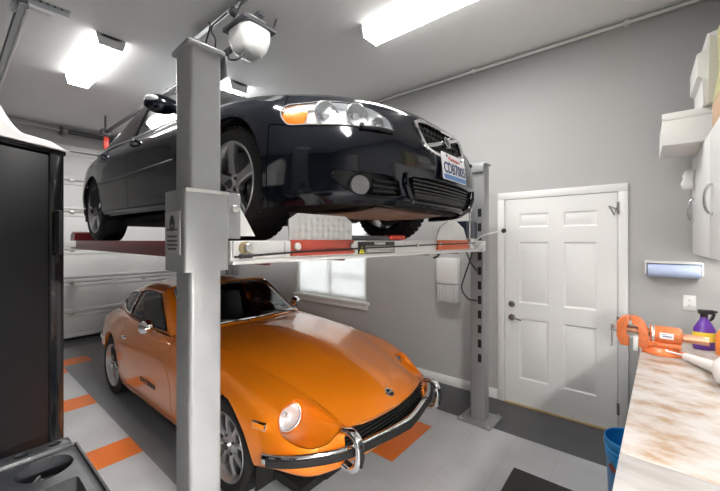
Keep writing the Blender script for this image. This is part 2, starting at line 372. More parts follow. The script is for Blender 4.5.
def wheel(parent, c, R, W, rimR, style, m, side):
    """c: hub centre on the outer face plane, side -1/+1 = which side of the car faces out"""
    ax = V3((0, side, 0)); c = V3(c)
    t = MB(); w = W; pr = [(rimR-.012, -.012), (rimR+.004, 0), (rimR+.02, .006), (R-.03, .004), (R-.012, -.008), (R-.002, -.03), (R, -.05)]
    pr += [(R, -w+.05), (R-.002, -w+.03), (R-.012, -w+.008), (R-.03, -w), (rimR, -w)]
    t.lathe(pr, c, ax, 64)
    for k in range(40):      # shoulder blocks
        a = 2*PI*k/40; d = V3((math.cos(a), 0, math.sin(a))); tg = V3((-math.sin(a), 0, math.cos(a)))
        for h in (.022, w-.03):
            p = c+d*(R-.004)-ax*h; M = Matrix((tg, ax, d)).transposed().to_4x4(); M.translation = p
            t.box((-.017, -.014, -.004), (.017, .014, .004), 0, M)
    tire = t.build('wheel', m['rubber'], parent)
    r = MB()
    r.lathe([(rimR-.012, -w+.01), (rimR-.016, -.06), (rimR-.006, -.012), (rimR, -.004), (rimR-.004, .002), (rimR-.012, -.001), (rimR-.016, -.014), (rimR-.022, -.02), (rimR-.03, -.05), (rimR-.035, -w+.02)], c, ax, 64)
    if style == 'five':
        n = 5
        for k in range(n):
            a = 2*PI*k/n+.30; d = V3((math.cos(a), 0, math.sin(a))); tg = d.cross(ax)
            rings = []
            for rr, hw, dp, th in ((.035, .036, -.024, .03), (.09, .028, -.018, .028), (.15, .027, -.012, .025), (rimR-.012, .036, -.012, .03)):
                q = c+d*rr+ax*dp
                rings.append([q-tg*hw-ax*th, q-tg*hw, q-tg*hw*.8+ax*.006, q+tg*hw*.8+ax*.006, q+tg*hw, q+tg*hw-ax*th])
            r.ring_loft(rings, True, True, True)
        r.lathe([(.0, -.004), (.03, -.005), (.036, -.012), (.07, -.022), (.072, -.06), (0, -.06)], c, ax, 32)
    else:
        n = 8
        for k in range(n):
            a = 2*PI*k/n+.2; d = V3((math.cos(a), 0, math.sin(a))); tg = d.cross(ax)
            rings = []
            for rr, hw, dp, th in ((.07, .022, -.045, .03), (.11, .017, -.04, .026), (.16, .022, -.045, .026), (rimR-.02, .034, -.05, .03)):
                q = c+d*rr+ax*dp
                rings.append([q-tg*hw-ax*th, q-tg*hw, q-tg*hw*.45+ax*.012, q+tg*hw*.45+ax*.012, q+tg*hw, q+tg*hw-ax*th])
            r.ring_loft(rings, True, True, True)
        r.lathe([(0, -.012), (.028, -.013), (.034, -.03), (.085, -.042), (.088, -.08), (0, -.08)], c, ax, 32)
    r.build('rim', m['alloy'], tire)
    five = style == 'five'
    for k in range(5 if five else 4):
        a = 2*PI*k/(5 if five else 4)+.5; d = V3((math.cos(a), 0, math.sin(a)))
        q = c+d*(.054 if five else .057)+ax*(-.024 if five else -.044); h = MB(); h.cyl(q, q+ax*.016, .010, n=10); h.build('wheel_nut', m['darkmetal'], tire)
    h = MB(); h.lathe([(0, .001), (.026, .0), (.03, -.004)] if five else [(0, -.008), (.024, -.009), (.03, -.018)], c, ax, 24); h.build('hub_cap', m['darkmetal'], tire)
    b = MB(); b.lathe([(.06, -.08), (rimR-.05, -.08), (rimR-.05, -.1), (.06, -.1)], c, ax, 40)
    q = c+V3((rimR*.55, 0, 0))-ax*.085; b.box(tuple(q-V3((.05, .025, .07))), tuple(q+V3((.05, .025, .07))), .012)
    b.build('brake_disc', m['disc'], tire)
    return tire
# ---------------------------------------------------------------- materials
M = dict(
 orange=mat('orange_paint', (.86, .232, .008), .30, .2, 1.0, .3), housing=mat('lamp_housing', (.90, .92, .94), .4),
 black=mat('black_paint', (.003, .005, .010), .10, .0, .0, .5), trimblack=mat('black_plastic', (.012, .012, .013), .45), dark=mat('dark_inner', (.006, .006, .006), .8),
 rubber=mat('tyre_rubber', (.012, .012, .012), .75), chrome=mat('chrome', (.85, .85, .86), .07, 1.), alloy=mat('alloy', (.55, .55, .56), .28, .9), darkmetal=mat('dark_metal', (.08, .08, .085), .35, .8),
 disc=mat('brake_steel', (.12, .12, .12), .4, .9), glass=thin_glass('clear_glass', (.93, .95, .95)), tint=thin_glass('tinted_glass', (.50, .55, .56)), lens=thin_glass('lamp_glass', (.98, .98, .98), 1.25),
 amber=mat('amber_lens', (1.0, .30, .012), .3, 0, 0), silver=mat('lamp_silver', (.82, .83, .85), .25, .5), red=mat('red_lens', (.4, .01, .01), .2, 0, .8),
 liner=mat('headliner', (.55, .55, .54), .9), seat=mat('black_vinyl', (.015, .015, .016), .55), white=mat('white_paint', (.80, .80, .79), .45), plate=mat('plate_white', (.85, .86, .88), .4), plateblue=mat('plate_blue', (.10, .25, .55), .4), plateink=mat('plate_ink', (.01, .03, .14), .4), platered=mat('plate_red', (.6, .08, .08), .4),
 beige=mat('splash_shield', (.33, .24, .19), .6, noise=(6, (.20, .13, .10), .35, .7)), fog=mat('fog_lens', (.22, .22, .23), .15, .3, .6),
)
# ---------------------------------------------------------------- the orange coupe
def both(mb_fn):
    for s in (-1, 1): mb_fn(s)
def sweep_profile(w, h, r=.012, n=3):
    """rounded rectangle outline (a across, b up)"""
    out = []
    for cx, cy, a0 in ((w-r, h-r, 0), (-w+r, h-r, 90), (-w+r, -h+r, 180), (w-r, -h+r, 270)):
        for k in range(n+1):
            a = math.radians(a0+90*k/n); out.append((cx+r*math.cos(a), cy+r*math.sin(a)))
    return out
def spline(pts, n=8):
    P = [np.array(p, float) for p in pts]; out = []
    for i in range(len(P)-1):
        a = P[i-1] if i else 2*P[0]-P[1]; b, c = P[i], P[i+1]; d = P[i+2] if i+2 < len(P) else 2*P[-1]-P[-2]
        for k in range(n):
            t = k/n; out.append(tuple(.5*(2*b+(c-a)*t+(2*a-5*b+4*c-d)*t*t+(3*b-a-3*c+d)*t**3)))
    out.append(tuple(P[-1])); return out

def lining(root, gh, side, m, ur, v0, su):
    b = MB()
    for s in (-1, 1):
        b.mi = 0; b.grid([[tuple((gh.at(u, v)-np.array((0, 0, .02)))*np.array((1, s, 1))) for v in np.linspace(v0, len_v(gh), 6)] for u in np.linspace(ur[0], ur[1]-.9, 14)])
        b.mi = 1; b.grid([[tuple((side.at(u, v)-np.array((0, .035, 0)))*np.array((1, s, 1))) for v in np.linspace(1.2, 5.9, 8)] for u in np.linspace(su[0], su[1], 14)])
    b.build('cabin_lining', [m, M['dark']], root)
def len_v(S): return float(S.V[-1])
DATX, DATY = -2.0886, 1.89
def build_coupe():
    root = empty('coupe', (DATX, DATY, 0), 0, 'glossy orange vintage coupe with chrome bumper parked on the floor under the lift', 'car')
    side, hood, gh = datsun_surfaces()
    archF, archR = circle(.005, .30, DAT_AR), circle(-2.305, .30, DAT_AR-.01)
    scoop = smooth_poly([(1.86, 5.36), (1.78, 5.66), (1.5, 5.80), (1.06, 5.83), (.62, 5.83), (.25, 5.72), (.22, 5.3), (.36, 4.7), (.56, 4.15), (.92, 3.86), (1.25, 3.8), (1.55, 3.86), (1.75, 4.05), (1.83, 4.35), (1.88, 4.85)], 5)
    def lab_side(u, v, c):
        L = np.full(u.shape, 'quarter_panel', object)
        L[u < 5.9] = 'fender'; L[(u >= 5.9) & (u < 8.05)] = 'door'; L[u > 11.0] = 'tail_panel'
        L[(u >= 4.5) & (u < 9) & (v < 1)] = 'sill'
        L[inpoly(c[..., 0], c[..., 2], archF) & (u < 6)] = None; L[inpoly(c[..., 0], c[..., 2], archR) & (u > 6)] = None
        L[inpoly(u, v, scoop)] = 'scoop_hole'
        return L
    xz_none_snap = {}
    def lab_hood(u, v, c): return np.where(u > 5.78, 'cowl_panel', 'hood').astype(object)
    dwin = smooth_poly([(-1.06, .862), (-1.45, .868), (-1.88, .885), (-1.90, .95), (-1.845, 1.12), (-1.60, 1.148), (-1.39, 1.135), (-1.25, 1.04)], 4)
    dwin = [(-1.03, .862), (-1.45, .868), (-1.885, .885), (-1.90, .94), (-1.845, 1.115), (-1.80, 1.128), (-1.60, 1.142), (-1.40, 1.135), (-1.385, 1.125)]
    qwin = smooth_poly([(-1.945, .90), (-2.12, .905), (-2.27, .935), (-2.33, .99), (-2.28, 1.04), (-2.12, 1.085), (-1.92, 1.108), (-1.90, 1.08), (-1.93, .97)], 4)
    def lab_gh(u, v, c):
        L = np.full(u.shape, 'roof', object)
        L[(u < .93) & (u > .05) & (v > 2.12)] = 'windshield'
        L[(u > 3.08) & (u < 4.6) & (v > 2.45)] = 'rear_window'
        L[(u >= 4.68) & (v > 2.2)] = 'tailgate'
        L[inpoly(c[..., 0], c[..., 2], dwin) & (v < 2)] = 'door_window'
        L[inpoly(c[..., 0], c[..., 2], qwin) & (v < 2)] = 'quarter_window'
        return L
    spec = dict(fender='each', door='each', quarter_panel='each', tail_panel='both', sill='each', hood='both', cowl_panel='both', roof='both', windshield='both', rear_window='both', tailgate='both', door_window='each', quarter_window='each')
    mats = {'*': M['orange'], 'windshield': M['glass'], 'rear_window': M['tint'], 'door_window': M['glass'], 'quarter_window': M['tint']}
    # arches are snapped through the removed label: give it a name of its own
    def lab_side2(u, v, c):
        L = lab_side(u, v, c)
        m = np.array([[x is None for x in r] for r in L]); L[m & (u < 6)] = 'archF'; L[m & (u > 6)] = 'archR'; return L
    panels([(side, lab_side2, {'archF': ('xz', archF), 'archR': ('xz', archR), 'scoop_hole': ('uv', scoop)}), (hood, lab_hood, {}),
            (gh, lab_gh, {'door_window': ('xz', dwin), 'quarter_window': ('xz', qwin)})], spec, root, mats, gap=.004, flange=.03)
    # chrome frames round the side glass
    for s in (-1, 1):
        for poly, rr in ((dwin, .006), (qwin, .009)):
            pts = []
            for i, p in enumerate(poly):
                q = poly[(i+1) % len(poly)]
                for k in range(3):
                    x, z = p[0]+(q[0]-p[0])*k/3, p[1]+(q[1]-p[1])*k/3
                    j = np.argmin((gh.S[:, :, 0]-x)**2+(gh.S[:, :, 2]-z)**2+100*(np.broadcast_to(gh.V, gh.S.shape[:2]) > 2)); a, b = np.unravel_index(j, gh.S.shape[:2])
                    pts.append((x, s*(gh.S[a, b, 1]+.004), z))
            t = MB(); t.tube(pts, rr, 6, closed=True); t.build('window_trim', M['chrome'] if poly is qwin else M['trimblack'], root)
    # windscreen surround
    for s_ in (1,):
        pts = [tuple(gh.at(.06, v)) for v in np.linspace(2.12, 4, 9)]; full = [(p[0], -p[1], p[2]+.002) for p in pts]+[(p[0], p[1], p[2]+.002) for p in pts[::-1][1:]]
        up = [tuple(gh.at(u, 2.12)) for u in np.linspace(.06, .93, 8)]; top = [tuple(gh.at(.93, v)) for v in np.linspace(2.12, 4, 9)]
        loop = [(p[0], -p[1], p[2]) for p in pts[::-1]]+[(p[0], -p[1], p[2]) for p in up[1:]]+[(p[0], -p[1], p[2]) for p in top[1:]]+[tuple(p) for p in top[::-1][1:]]+[tuple(p) for p in up[::-1][1:]]+[tuple(p) for p in pts[1:-1]]
        t = MB(); t.tube([(p[0]+.002, p[1], p[2]+.004) for p in loop], .008, 6, closed=True); t.build('windshield_trim', M['chrome'], root)
    # headlamp scoops
    hc = V3((.460, .586, .590)); hax = V3((.94, .22, .12)).normalized()
    u_ = hax.cross(V3((0, 0, 1))).normalized(); w_ = u_.cross(hax)
    for s in (-1, 1):
        F = lambda p: V3((p[0], s*p[1], p[2]))
        n = len(scoop); outl = [V3(side.at(*q))-V3(side.normal(*q))*0 for q in scoop]
        # angular alignment round the lamp
        ang = [math.atan2((o-hc).dot(w_), (o-hc).dot(u_)) for o in outl]
        rim = [hc+(u_*math.cos(a)+w_*math.sin(a))*min(.087, .96*math.hypot((o-hc).dot(u_), (o-hc).dot(w_))) for a, o in zip(ang, outl)]
        mid = [o.lerp(r, .5)-hax*.022 for o, r in zip(outl, rim)]
        b = MB(); lip = [o-V3(side.normal(*q))*(.004 if side.normal(*q)[0] > -.0 else -.004) for o, q in zip(outl, scoop)]
        b.ring_loft([[F(p) for p in lip], [F(p) for p in mid], [F(p) for p in rim], [F(p-hax*.05) for p in rim]]); sc = b.build('headlight_scoop', M['orange'], root, smooth=60)
        b = MB(); b.lathe([(.087, -.02), (.088, .004), (.085, .010), (.080, .008), (.079, -.01)], F(hc), F(hax), 40); hl = b.build('headlight', M['chrome'], root)
        b = MB(); b.lathe([(.079, .004), (.068, .016), (.045, .024), (.02, .028), (0, .029)], F(hc), F(hax), 40); b.build('lens', M['lens'], hl)
        b = MB(); b.lathe([(.079, .0), (.063, -.025), (.035, -.045), (0, -.052)], F(hc), F(hax), 40); b.lathe([(0, .006), (.012, .004), (.014, -.04)], F(hc), F(hax), 16); b.build('reflector', M['silver'], hl)
        # side marker
        p = side.at(2.36, 3.9); nn = side.normal(2.36, 3.9); nn = nn if nn[1] > 0 else -nn
        fr = frame(F(p), (1, s*-.22, -.02), (0, 0, 1)); z = fr.to_3x3() @ V3((0, 0, 1)); sg = 1 if z.y*s > 0 else -1
        b = MB(); b.box((-.05, -.022, -.01*1), (.05, .022, .012*1) if sg > 0 else (.05, .022, .01), .006, fr @ Matrix.Translation((0, 0, .006*sg))); mk = b.build('side_marker', M['chrome'], root)
        b = MB(); b.box((-.041, -.014, -.006), (.041, .014, .006), .004, fr @ Matrix.Translation((0, 0, .018*sg))); b.build('amber_lens', M['amber'], mk)
        # door handle, mirror, over-rider
        b = MB(); p = side.at(7.72, 4.15); b.box((p[0]-.055, min(s*p[1], s*(p[1]+.03)), p[2]-.012), (p[0]+.055, max(s*p[1], s*(p[1]+.03)), p[2]+.014), .01); b.build('door_handle', M['chrome'], root)
        b = MB(); b.tube(spline([(-1.13, s*.715, .845), (-1.12, s*.75, .875), (-1.13, s*.78, .895)], 4), .011, 8); b.lathe([(0, -.045), (.03, -.04), (.052, -.015), (.062, .02), (.058, .03)], (-1.12, s*.80, .905), (-1, s*.1, 0), 20); mr = b.build('door_mirror', M['chrome'], root)
        b = MB(); b.lathe([(0, .028), (.056, .028)], (-1.12, s*.80, .905), (-1, s*.1, 0), 20); b.build('mirror_glass', M['dark'], mr)
        b = MB(); pts = spline([(.80, s*.46, .57), (.855, s*.46, .575), (.90, s*.46, .54), (.91, s*.46, .47), (.895, s*.46, .405), (.85, s*.46, .375), (.80, s*.46, .385)], 6)
        b.tube(pts, .5, prof=sweep_profile(.026, .017, .012), up=(0, 0, 1) if 0 else (1, 0, .3)); orr = b.build('bumper_guard', M['chrome'], root)
        b = MB(); pr = spline([(.925, s*.46, .53), (.933, s*.46, .47), (.918, s*.46, .41)], 5); b.tube(pr, .009, 8); b.build('rubber_strip', M['rubber'], orr)
        # wheels and wells
        for wx, wr in ((0, .30), (-2.305, .30)):
            wheel(root, (wx, s*.735, wr), .30, .20, .222, 'eight', M, s)
            b = MB(); A_ = DAT_AR+.012
            b.ring_loft([[(wx+A_*math.cos(a), s*y, .30+A_*math.sin(a)) for a in np.linspace(-.35, PI+.35, 30)] for y in (.745 if wx == 0 else .68, .40)], close=False)
            b.face([(wx+A_*math.cos(a), s*.40, .30+A_*math.sin(a)) for a in np.linspace(-.35, PI+.35, 30)]); b.build('wheel_well', M['dark'], root)
    # front bumper: chrome blade with a black rubber strip
    half = [(.50, .785, .452), (.55, .765, .454), (.62, .725, .458), (.70, .655, .462), (.79, .54, .465), (.845, .42, .468), (.885, .25, .47), (.912, .12, .47), (.93, .0, .47)]
    path = [(x, -y, z) for x, y, z in spline(half, 5)]; path += [(x, -y, z) for x, y, z in path[::-1][1:]]
    b = MB(); b.tube(path, 1, prof=sweep_profile(.017, .030, .014), up=(0, 0, 1)); bp = b.build('front_bumper', M['chrome'], root)
    def off(p, i, d):
        a, c = V3(path[max(i-1, 0)]), V3(path[min(i+1, len(path)-1)]); t = (c-a).normalized(); n_ = t.cross(V3((0, 0, 1))); n_ = n_ if n_.x*1+0 > -9 else n_
        n_ = n_ if (n_.x > 0 or abs(n_.x) < .02) and n_.dot(V3((p[0]-.0, p[1], 0))) > 0 else -n_
        return tuple(V3(p)+n_*d)
    b = MB(); b.tube([off((x, y, z-.008), i, .020) for i, (x, y, z) in enumerate(path)][3:-3], 1, prof=sweep_profile(.010, .021, .008), up=(0, 0, 1)); b.build('rubber_strip', M['rubber'], bp)
    # rear bumper
    rh = [(-2.74, .70, .47), (-2.95, .665, .47), (-3.13, .56, .47), (-3.21, .36, .47), (-3.235, 0, .47)]
    path2 = [(x, -y, z) for x, y, z in spline(rh, 5)]; path2 += [(x, -y, z) for x, y, z in path2[::-1][1:]]
    b = MB(); b.tube(path2, 1, prof=sweep_profile(.02, .04, .015), up=(0, 0, 1)); b.build('rear_bumper', M['chrome'], root)
    for s in (-1, 1):
        b = MB(); b.box((-3.195, min(s*.22, s*.40), .62), (-3.17, max(s*.22, s*.40), .70), .01); b.build('tail_light', M['red'], root)
    # grille, valance
    b = MB(); b.grid([[(.70, y, z) for z in (.36, .57)] for y in np.linspace(-.45, .45, 9)]); g = b.build('grille', M['dark'], root)
    b = MB()
    for k in range(7):
        z = .405+.024*k; b.tube([(.775-.5*abs(y)**2*.25+.03, y, z) for y in np.linspace(-.44, .44, 15)], 1, prof=sweep_profile(.012, .004, .003), up=(0, 0, 1))
    for y in np.linspace(-.40, .40, 5): b.box((.74, y-.004, .39), (.775, y+.004, .56), 0)
    b.build('grille_bars', M['trimblack'], g)
    b = MB(); b.grid([[(.75+.06*(1-(y/.45)**2)+dx, y, z) for dx, z in ((-.04, .325), (0, .335), (.025, .36), (.03, .395), (.0, .405), (-.06, .405))] for y in np.linspace(-.45, .45, 21)]); b.build('front_valance', M['orange'], root, smooth=60)
    # hood emblem, wipers, cowl
    p = hood.at(.42, 4); nn = hood.normal(.42, 4); nn = nn if nn[2] > 0 else -nn
    b = MB(); b.lathe([(0, .004), (.026, .004), (.027, .007), (.034, .007), (.036, 0), (.036, -.006)], p, nn, 32); em = b.build('emblem', M['chrome'], root)
    b = MB(); b.lathe([(0, .0055), (.0255, .0055)], p, nn, 32); b.build('emblem_field', M['trimblack'], em)
    b = MB(); fr = frame(p, (0, 1, 0), tuple(-np.array((1, 0, -.55)))); b.box((-.024, -.004, -.0068), (.024, .004, .0068), .001, fr); b.build('emblem_bar', M['chrome'], em)
    for y0, y1 in ((-.12, -.56), (.42, -.02)):
        b = MB(); a0 = V3((-.665, y0, .912)); a1 = V3((-.80-.12*(abs(y1) > .3), y1, .915+.012*(abs(y1) < .3)));
        q0 = V3(gh.at(.16, 3.2)); b.tube([a0+V3((.0, 0, .0)), a0.lerp(a1, .5)+V3((0, 0, .018)), a1+V3((0, 0, .01))], .006, 6); b.build('wiper', M['trimblack'], root)
    # cabin
    b = MB(); b.box((-2.35, -.62, .24), (-.80, .62, .27)); b.box((-1.02, -.62, .62), (-.74, .62, .80), .03); b.box((-2.62, -.60, .60), (-2.30, .60, .68), .02); b.build('interior', M['dark'], root)
    lining(root, gh, side, M['dark'], (1.0, 4.9), 2.2, (6.0, 10.5))
    for y in (-.33, .33):
        b = MB(); b.box((-1.75, y-.23, .30), (-1.30, y+.23, .48), .05); MM = Matrix.Translation((-1.78, y, .42)) @ Matrix.Rotation(math.radians(-18), 4, 'Y'); b.box((-.06, -.22, 0), (.06, .22, .62), .05, MM); b.build('seat', M['seat'], root)
    b = MB(); cc = V3((-1.17, .33, .80)); axx = V3((-.9, 0, .42)).normalized(); uu = V3((0, 1, 0)); ww = axx.cross(uu)
    b.tube([cc+(uu*math.cos(a)+ww*math.sin(a))*.19 for a in np.linspace(0, 2*PI, 40)[:-1]], .013, 8, closed=True)
    for a in (.5, 2.64, 4.71): b.tube([cc, cc+(uu*math.cos(a)+ww*math.sin(a))*.19], .009, 6)
    b.cyl(cc-axx*.25, cc+axx*.01, .03); b.build('steering_wheel', M['seat'], root)
    b = MB(); b.box((-1.42, -.10, 1.10), (-1.39, .10, 1.15), .01); b.tube([(-1.39, 0, 1.15), (-1.36, 0, 1.20)], .008, 6); b.build('rear_view_mirror', M['seat'], root)
    # floor pan / inner shell
    b = MB(); b.box((-3.05, -.62, .20), (.62, .62, .25)); b.box((-.70, -.48, .25), (.68, .48, .52)); b.box((-3.05, -.55, .25), (-2.7, .55, .70)); b.build('chassis', M['dark'], root)
    for s in (-1, 1):
        p0 = [V3(side.at(u, 1.4)) for u in np.linspace(6.3, 6.7, 3)]
    # sill lettering
    for s in (-1, 1):
        fr = frame((-1.16, s*.7885, .425), (1*(-s), 0, 0), (0, 0, 1)); lettering('sill_lettering', 'DATSUN', .055, fr, M['trimblack'], root, 1.5, .002)
    return root
# ---------------------------------------------------------------- the black saloon
VOLX, VOLY, VOLZ = -1.8136, 1.90, 1.6335
def build_saloon():
    root = empty('sedan', (VOLX, VOLY, VOLZ), 0, 'glossy black four-door sedan raised on the four post lift above the orange car', 'car')
    side, hood, gh = volvo_surfaces()
    archF, archR = circle(.0, .323, .365), circle(-2.715, .323, .36)
    lamp = smooth_poly([(4.36, 4.02), (3.8, 4.04), (3.3, 4.03), (2.88, 4.02), (2.44, 4.02), (2.06, 4.0), (1.93, 4.15), (1.94, 4.46), (2.12, 4.69), (2.38, 4.88), (2.81, 4.96), (3.38, 5.0), (3.85, 5.0), (4.3, 4.86), (4.58, 4.42)], 5)
    grille = [(-.01, 4.93), (.55, 4.92), (.95, 4.87), (1.12, 4.74), (1.13, 4.55), (1.02, 4.1), (.9, 3.92), (.7, 3.83), (.4, 3.78), (-.01, 3.76)]
    fogp = smooth_poly([(3.30, 2.1), (2.7, 2.1), (2.0, 2.0), (1.86, 1.5), (1.82, .98), (2.3, .85), (2.75, .95), (3.08, 1.4)], 4)
    intake = [(-.01, 2.2), (.8, 2.2), (1.5, 2.12), (1.62, 2.0), (1.45, 1.3), (1.25, .82), (1.1, .75), (-.01, .75)]
    def lab_side(u, v, c):
        L = np.full(u.shape, 'quarter_panel', object)
        L[u < 7] = 'fender'; L[(u >= 7) & (u < 8)] = 'front_door'; L[(u >= 8) & (u < 9.1)] = 'rear_door'
        L[(u < 5.0) & (v < 4.0)] = 'front_bumper'; L[(u < 4.4) & (v >= 4.9)] = 'hood'; L[(u < 2.2) & (v >= 4.0) & (v < 4.9)] = 'front_bumper'
        L[(u >= 6) & (u < 10.2) & (v < 1.0)] = 'side_skirt'; L[(u > 11) & (v < 4)] = 'rear_bumper'; L[(u > 12.2) & (v >= 4)] = 'trunk_lid'
        ar = inpoly(c[..., 0], c[..., 2], archF) & (u > 3) & (u < 8); L[ar] = 'archF'; ar = inpoly(c[..., 0], c[..., 2], archR) & (u > 8); L[ar] = 'archR'
        L[inpoly(u, v, lamp)] = 'lamp_hole'; L[inpoly(u, v, grille)] = 'grille_hole'; L[inpoly(u, v, fogp)] = 'fog_hole'; L[inpoly(u, v, intake)] = 'intake_hole'
        return L
    snaps = {'archF': ('xz', archF), 'archR': ('xz', archR), 'lamp_hole': ('uv', lamp), 'grille_hole': ('uv', grille[:]), 'fog_hole': ('uv', fogp), 'intake_hole': ('uv', intake)}
    def lab_hood(u, v, c): return np.where(u > 6.9, 'cowl', 'hood').astype(object)
    def lab_gh(u, v, c):
        L = np.full(u.shape, 'roof', object)
        L[(u < .93) & (u > .05) & (v > 2.15)] = 'windshield'; L[(u > 3.12) & (u < 4.75) & (v > 2.35)] = 'rear_window'; L[(u >= 5.1) & (v > 1.2)] = 'trunk_lid'
        L[(u > .12) & (u < 1.93) & (v > .07) & (v < .92)] = 'front_door_window'; L[(u > 2.0) & (u < 3.55) & (v > .07) & (v < .92)] = 'rear_door_window'
        return L
    spec = dict(quarter_panel='each', fender='each', front_door='each', rear_door='each', front_bumper='both', hood='both', side_skirt='each', rear_bumper='both', trunk_lid='both', roof='both', windshield='both', rear_window='both', front_door_window='each', rear_door_window='each', cowl='both')
    mats = {'*': M['black'], 'windshield': M['tint'], 'rear_window': M['tint'], 'front_door_window': M['glass'], 'rear_door_window': M['glass'], 'cowl': M['trimblack']}
    panels([(side, lab_side, snaps), (hood, lab_hood, {}), (gh, lab_gh, {})], spec, root, mats)
    def pt(S, u, v, off=0., s=1):
        p = S.at(u, v); n = S.normal(u, v); n = n if n.dot(np.array([p[0]+1.2, p[1], p[2]-.5])) > 0 else -n
        p = p+n*off; return V3((p[0], s*p[1], p[2]))
    for s in (-1, 1):
        # headlamp: clear cover, silver housing, two bowls, amber corner
        fine = region_surface(side, lamp, -.002, (s,), 24)[0]
        b = MB(); b.grid(region_surface(side, lamp, .034, (s,), 16)[0]); hl = b.build('headlight', M['housing'], root, smooth=60)
        b = MB(); out = [pt(side, u, v, 0, s) for u, v in lamp]; inn = [pt(side, u, v, -.038, s) for u, v in lamp]; b.ring_loft([out, inn]); b.build('housing', M['housing'], hl)
        b = MB(); b.grid(fine); b.build('lens', M['lens'], hl, smooth=60)
        for u, v, r in ((3.28, 4.5, .062), (2.62, 4.5, .058), (2.2, 4.3, .035)):
            o = pt(side, u, v, -.012, s); d = (V3((.95, s*.3, .05))).normalized()
            b = MB(); b.lathe([(r, 0), (r*1.02, -.004), (r*.95, -.02), (r*.7, -.045), (r*.3, -.06), (0, -.062)], o, d, 32); b.lathe([(0, -.008), (r*.32, -.014), (r*.33, -.05)], o, d, 20); b.build('reflector', M['silver'], hl)
            b = MB(); b.tube([o+(d.orthogonal().normalized()*math.cos(a)+d.cross(d.orthogonal().normalized())*math.sin(a))*(r*1.03) for a in np.linspace(0, 2*PI, 37)[:-1]], .004, 6, closed=True); b.build('lamp_ring', M['alloy'], hl)
        am = [p for p in [(4.5, 4.15), (4.55, 4.4), (4.3, 4.8), (3.95, 4.93), (3.62, 4.93), (3.72, 4.5), (3.9, 4.1), (4.3, 4.07)]]
        b = MB(); b.grid(region_surface(side, am, .010, (s,), 14)[0]); b.build('turn_signal', M['amber'], hl, smooth=60)
        b = MB(); b.tube([pt(side, u, v, .001, s) for u, v in lamp], .0045, 6, closed=True); b.build('headlight_seal', M['trimblack'], hl)
        o = pt(side, 2.0, 4.0, .012, s); b = MB(); b.tube([pt(side, 2.65, 3.98, .006, s), pt(side, 2.3, 4.0, .012, s), pt(side, 1.95, 4.02, .008, s)], .009, 8); b.cyl(pt(side, 2.68, 4.03, 0, s), pt(side, 2.68, 4.03, .018, s), .011); b.build('headlight_wiper', M['trimblack'], hl)
        # fog lamp pocket
        b = MB(); out = [pt(side, u, v, -.002, s) for u, v in fogp]; inn = [pt(side, u, v, -.05, s) for u, v in fogp]; b.ring_loft([out, inn]); b.grid(region_surface(side, fogp, .05, (s,), 12)[0]); fp = b.build('fog_light_pocket', M['trimblack'], root)
        o = pt(side, 2.72, 1.47, -.012, s); d = V3((.85, s*.5, 0)).normalized(); b = MB(); b.lathe([(0, .006), (.045, .003), (.05, -.004), (.052, -.03)], o, d, 32); b.build('fog_light', M['fog'], fp)
        b = MB()
        for v in (1.15, 1.45, 1.75): b.tube([pt(side, u, v, -.018, s) for u in np.linspace(1.88, 2.45, 6)], .008, 6)
        b.build('pocket_bars', M['trimblack'], fp)
        b = MB(); b.tube([pt(side, u, v, .003, s) for u, v in fogp], .006, 6, closed=True); b.build('pocket_rim', M['black'], fp)
        # ribs of the lower intake corners
        b = MB(); b.tube(spline([pt(side, 1.72, 2.25, .008, s), pt(side, 1.7, 1.7, .012, s), pt(side, 1.5, 1.05, .012, s), pt(side, 1.3, .7, .004, s)], 5), [.008]*5+[.012]*6+[.010]*5, 8); b.build('bumper_fin', M['black'], root)
        # door details
        for x, z in ((-1.44, .80), (-2.30, .835)):
            u = 7+(-.62-x)/.98 if x > -1.6 else 8+(-1.6-x)/.8; b = MB(); b.tube(spline([pt(side, u+.09, 5.05, -.004, s), pt(side, u+.06, 5.05, .024, s), pt(side, u-.06, 5.05, .024, s), pt(side, u-.09, 5.05, -.004, s)], 5), .012, 8); b.build('door_handle', M['black'], root)
        b = MB(); b.tube([pt(gh, u, .0, .004, s) for u in np.linspace(.05, 3.95, 30)], 1, prof=sweep_profile(.006, .008, .003), up=(0, 0, 1)); b.build('belt_trim', M['alloy'], root)
        b = MB(); b.tube([pt(side, u, 3.55, .003, s) for u in np.linspace(7.04, 9.06, 30)], 1, prof=sweep_profile(.006, .007, .003), up=(0, 0, 1)); b.build('door_trim', M['darkmetal'], root)
        for u in (1.95, 3.58): b = MB(); b.tube([pt(gh, u, v, .002, s) for v in np.linspace(.05, .95, 8)], .012, 6); b.build('window_pillar', M['trimblack'], root)
        # mirror
        b = MB(); rr = []
        for k, (y, a, h) in enumerate(((.80, .03, .03), (.84, .05, .05), (.88, .064, .064), (.94, .066, .066), (.98, .058, .058), (1.005, .04, .038), (1.012, .012, .014))):
            rr.append([(-.80-.06*(k/6)+a*math.cos(t), s*y, .968+h*math.sin(t)) for t in np.linspace(0, 2*PI, 25)[:-1]])
        b.ring_loft(rr, True, True, True); mr = b.build('door_mirror', M['black'], root, smooth=60)
        b = MB(); b.sphere((-.818, s*.976, .988), .055, (1.0, .75, .45), 20); b.build('turn_signal', M['housing'], mr)
        b = MB(); b.tube([(-.76, s*.76, .90), (-.79, s*.84, .95)], .03, 10); b.build('mirror_arm', M['black'], mr)
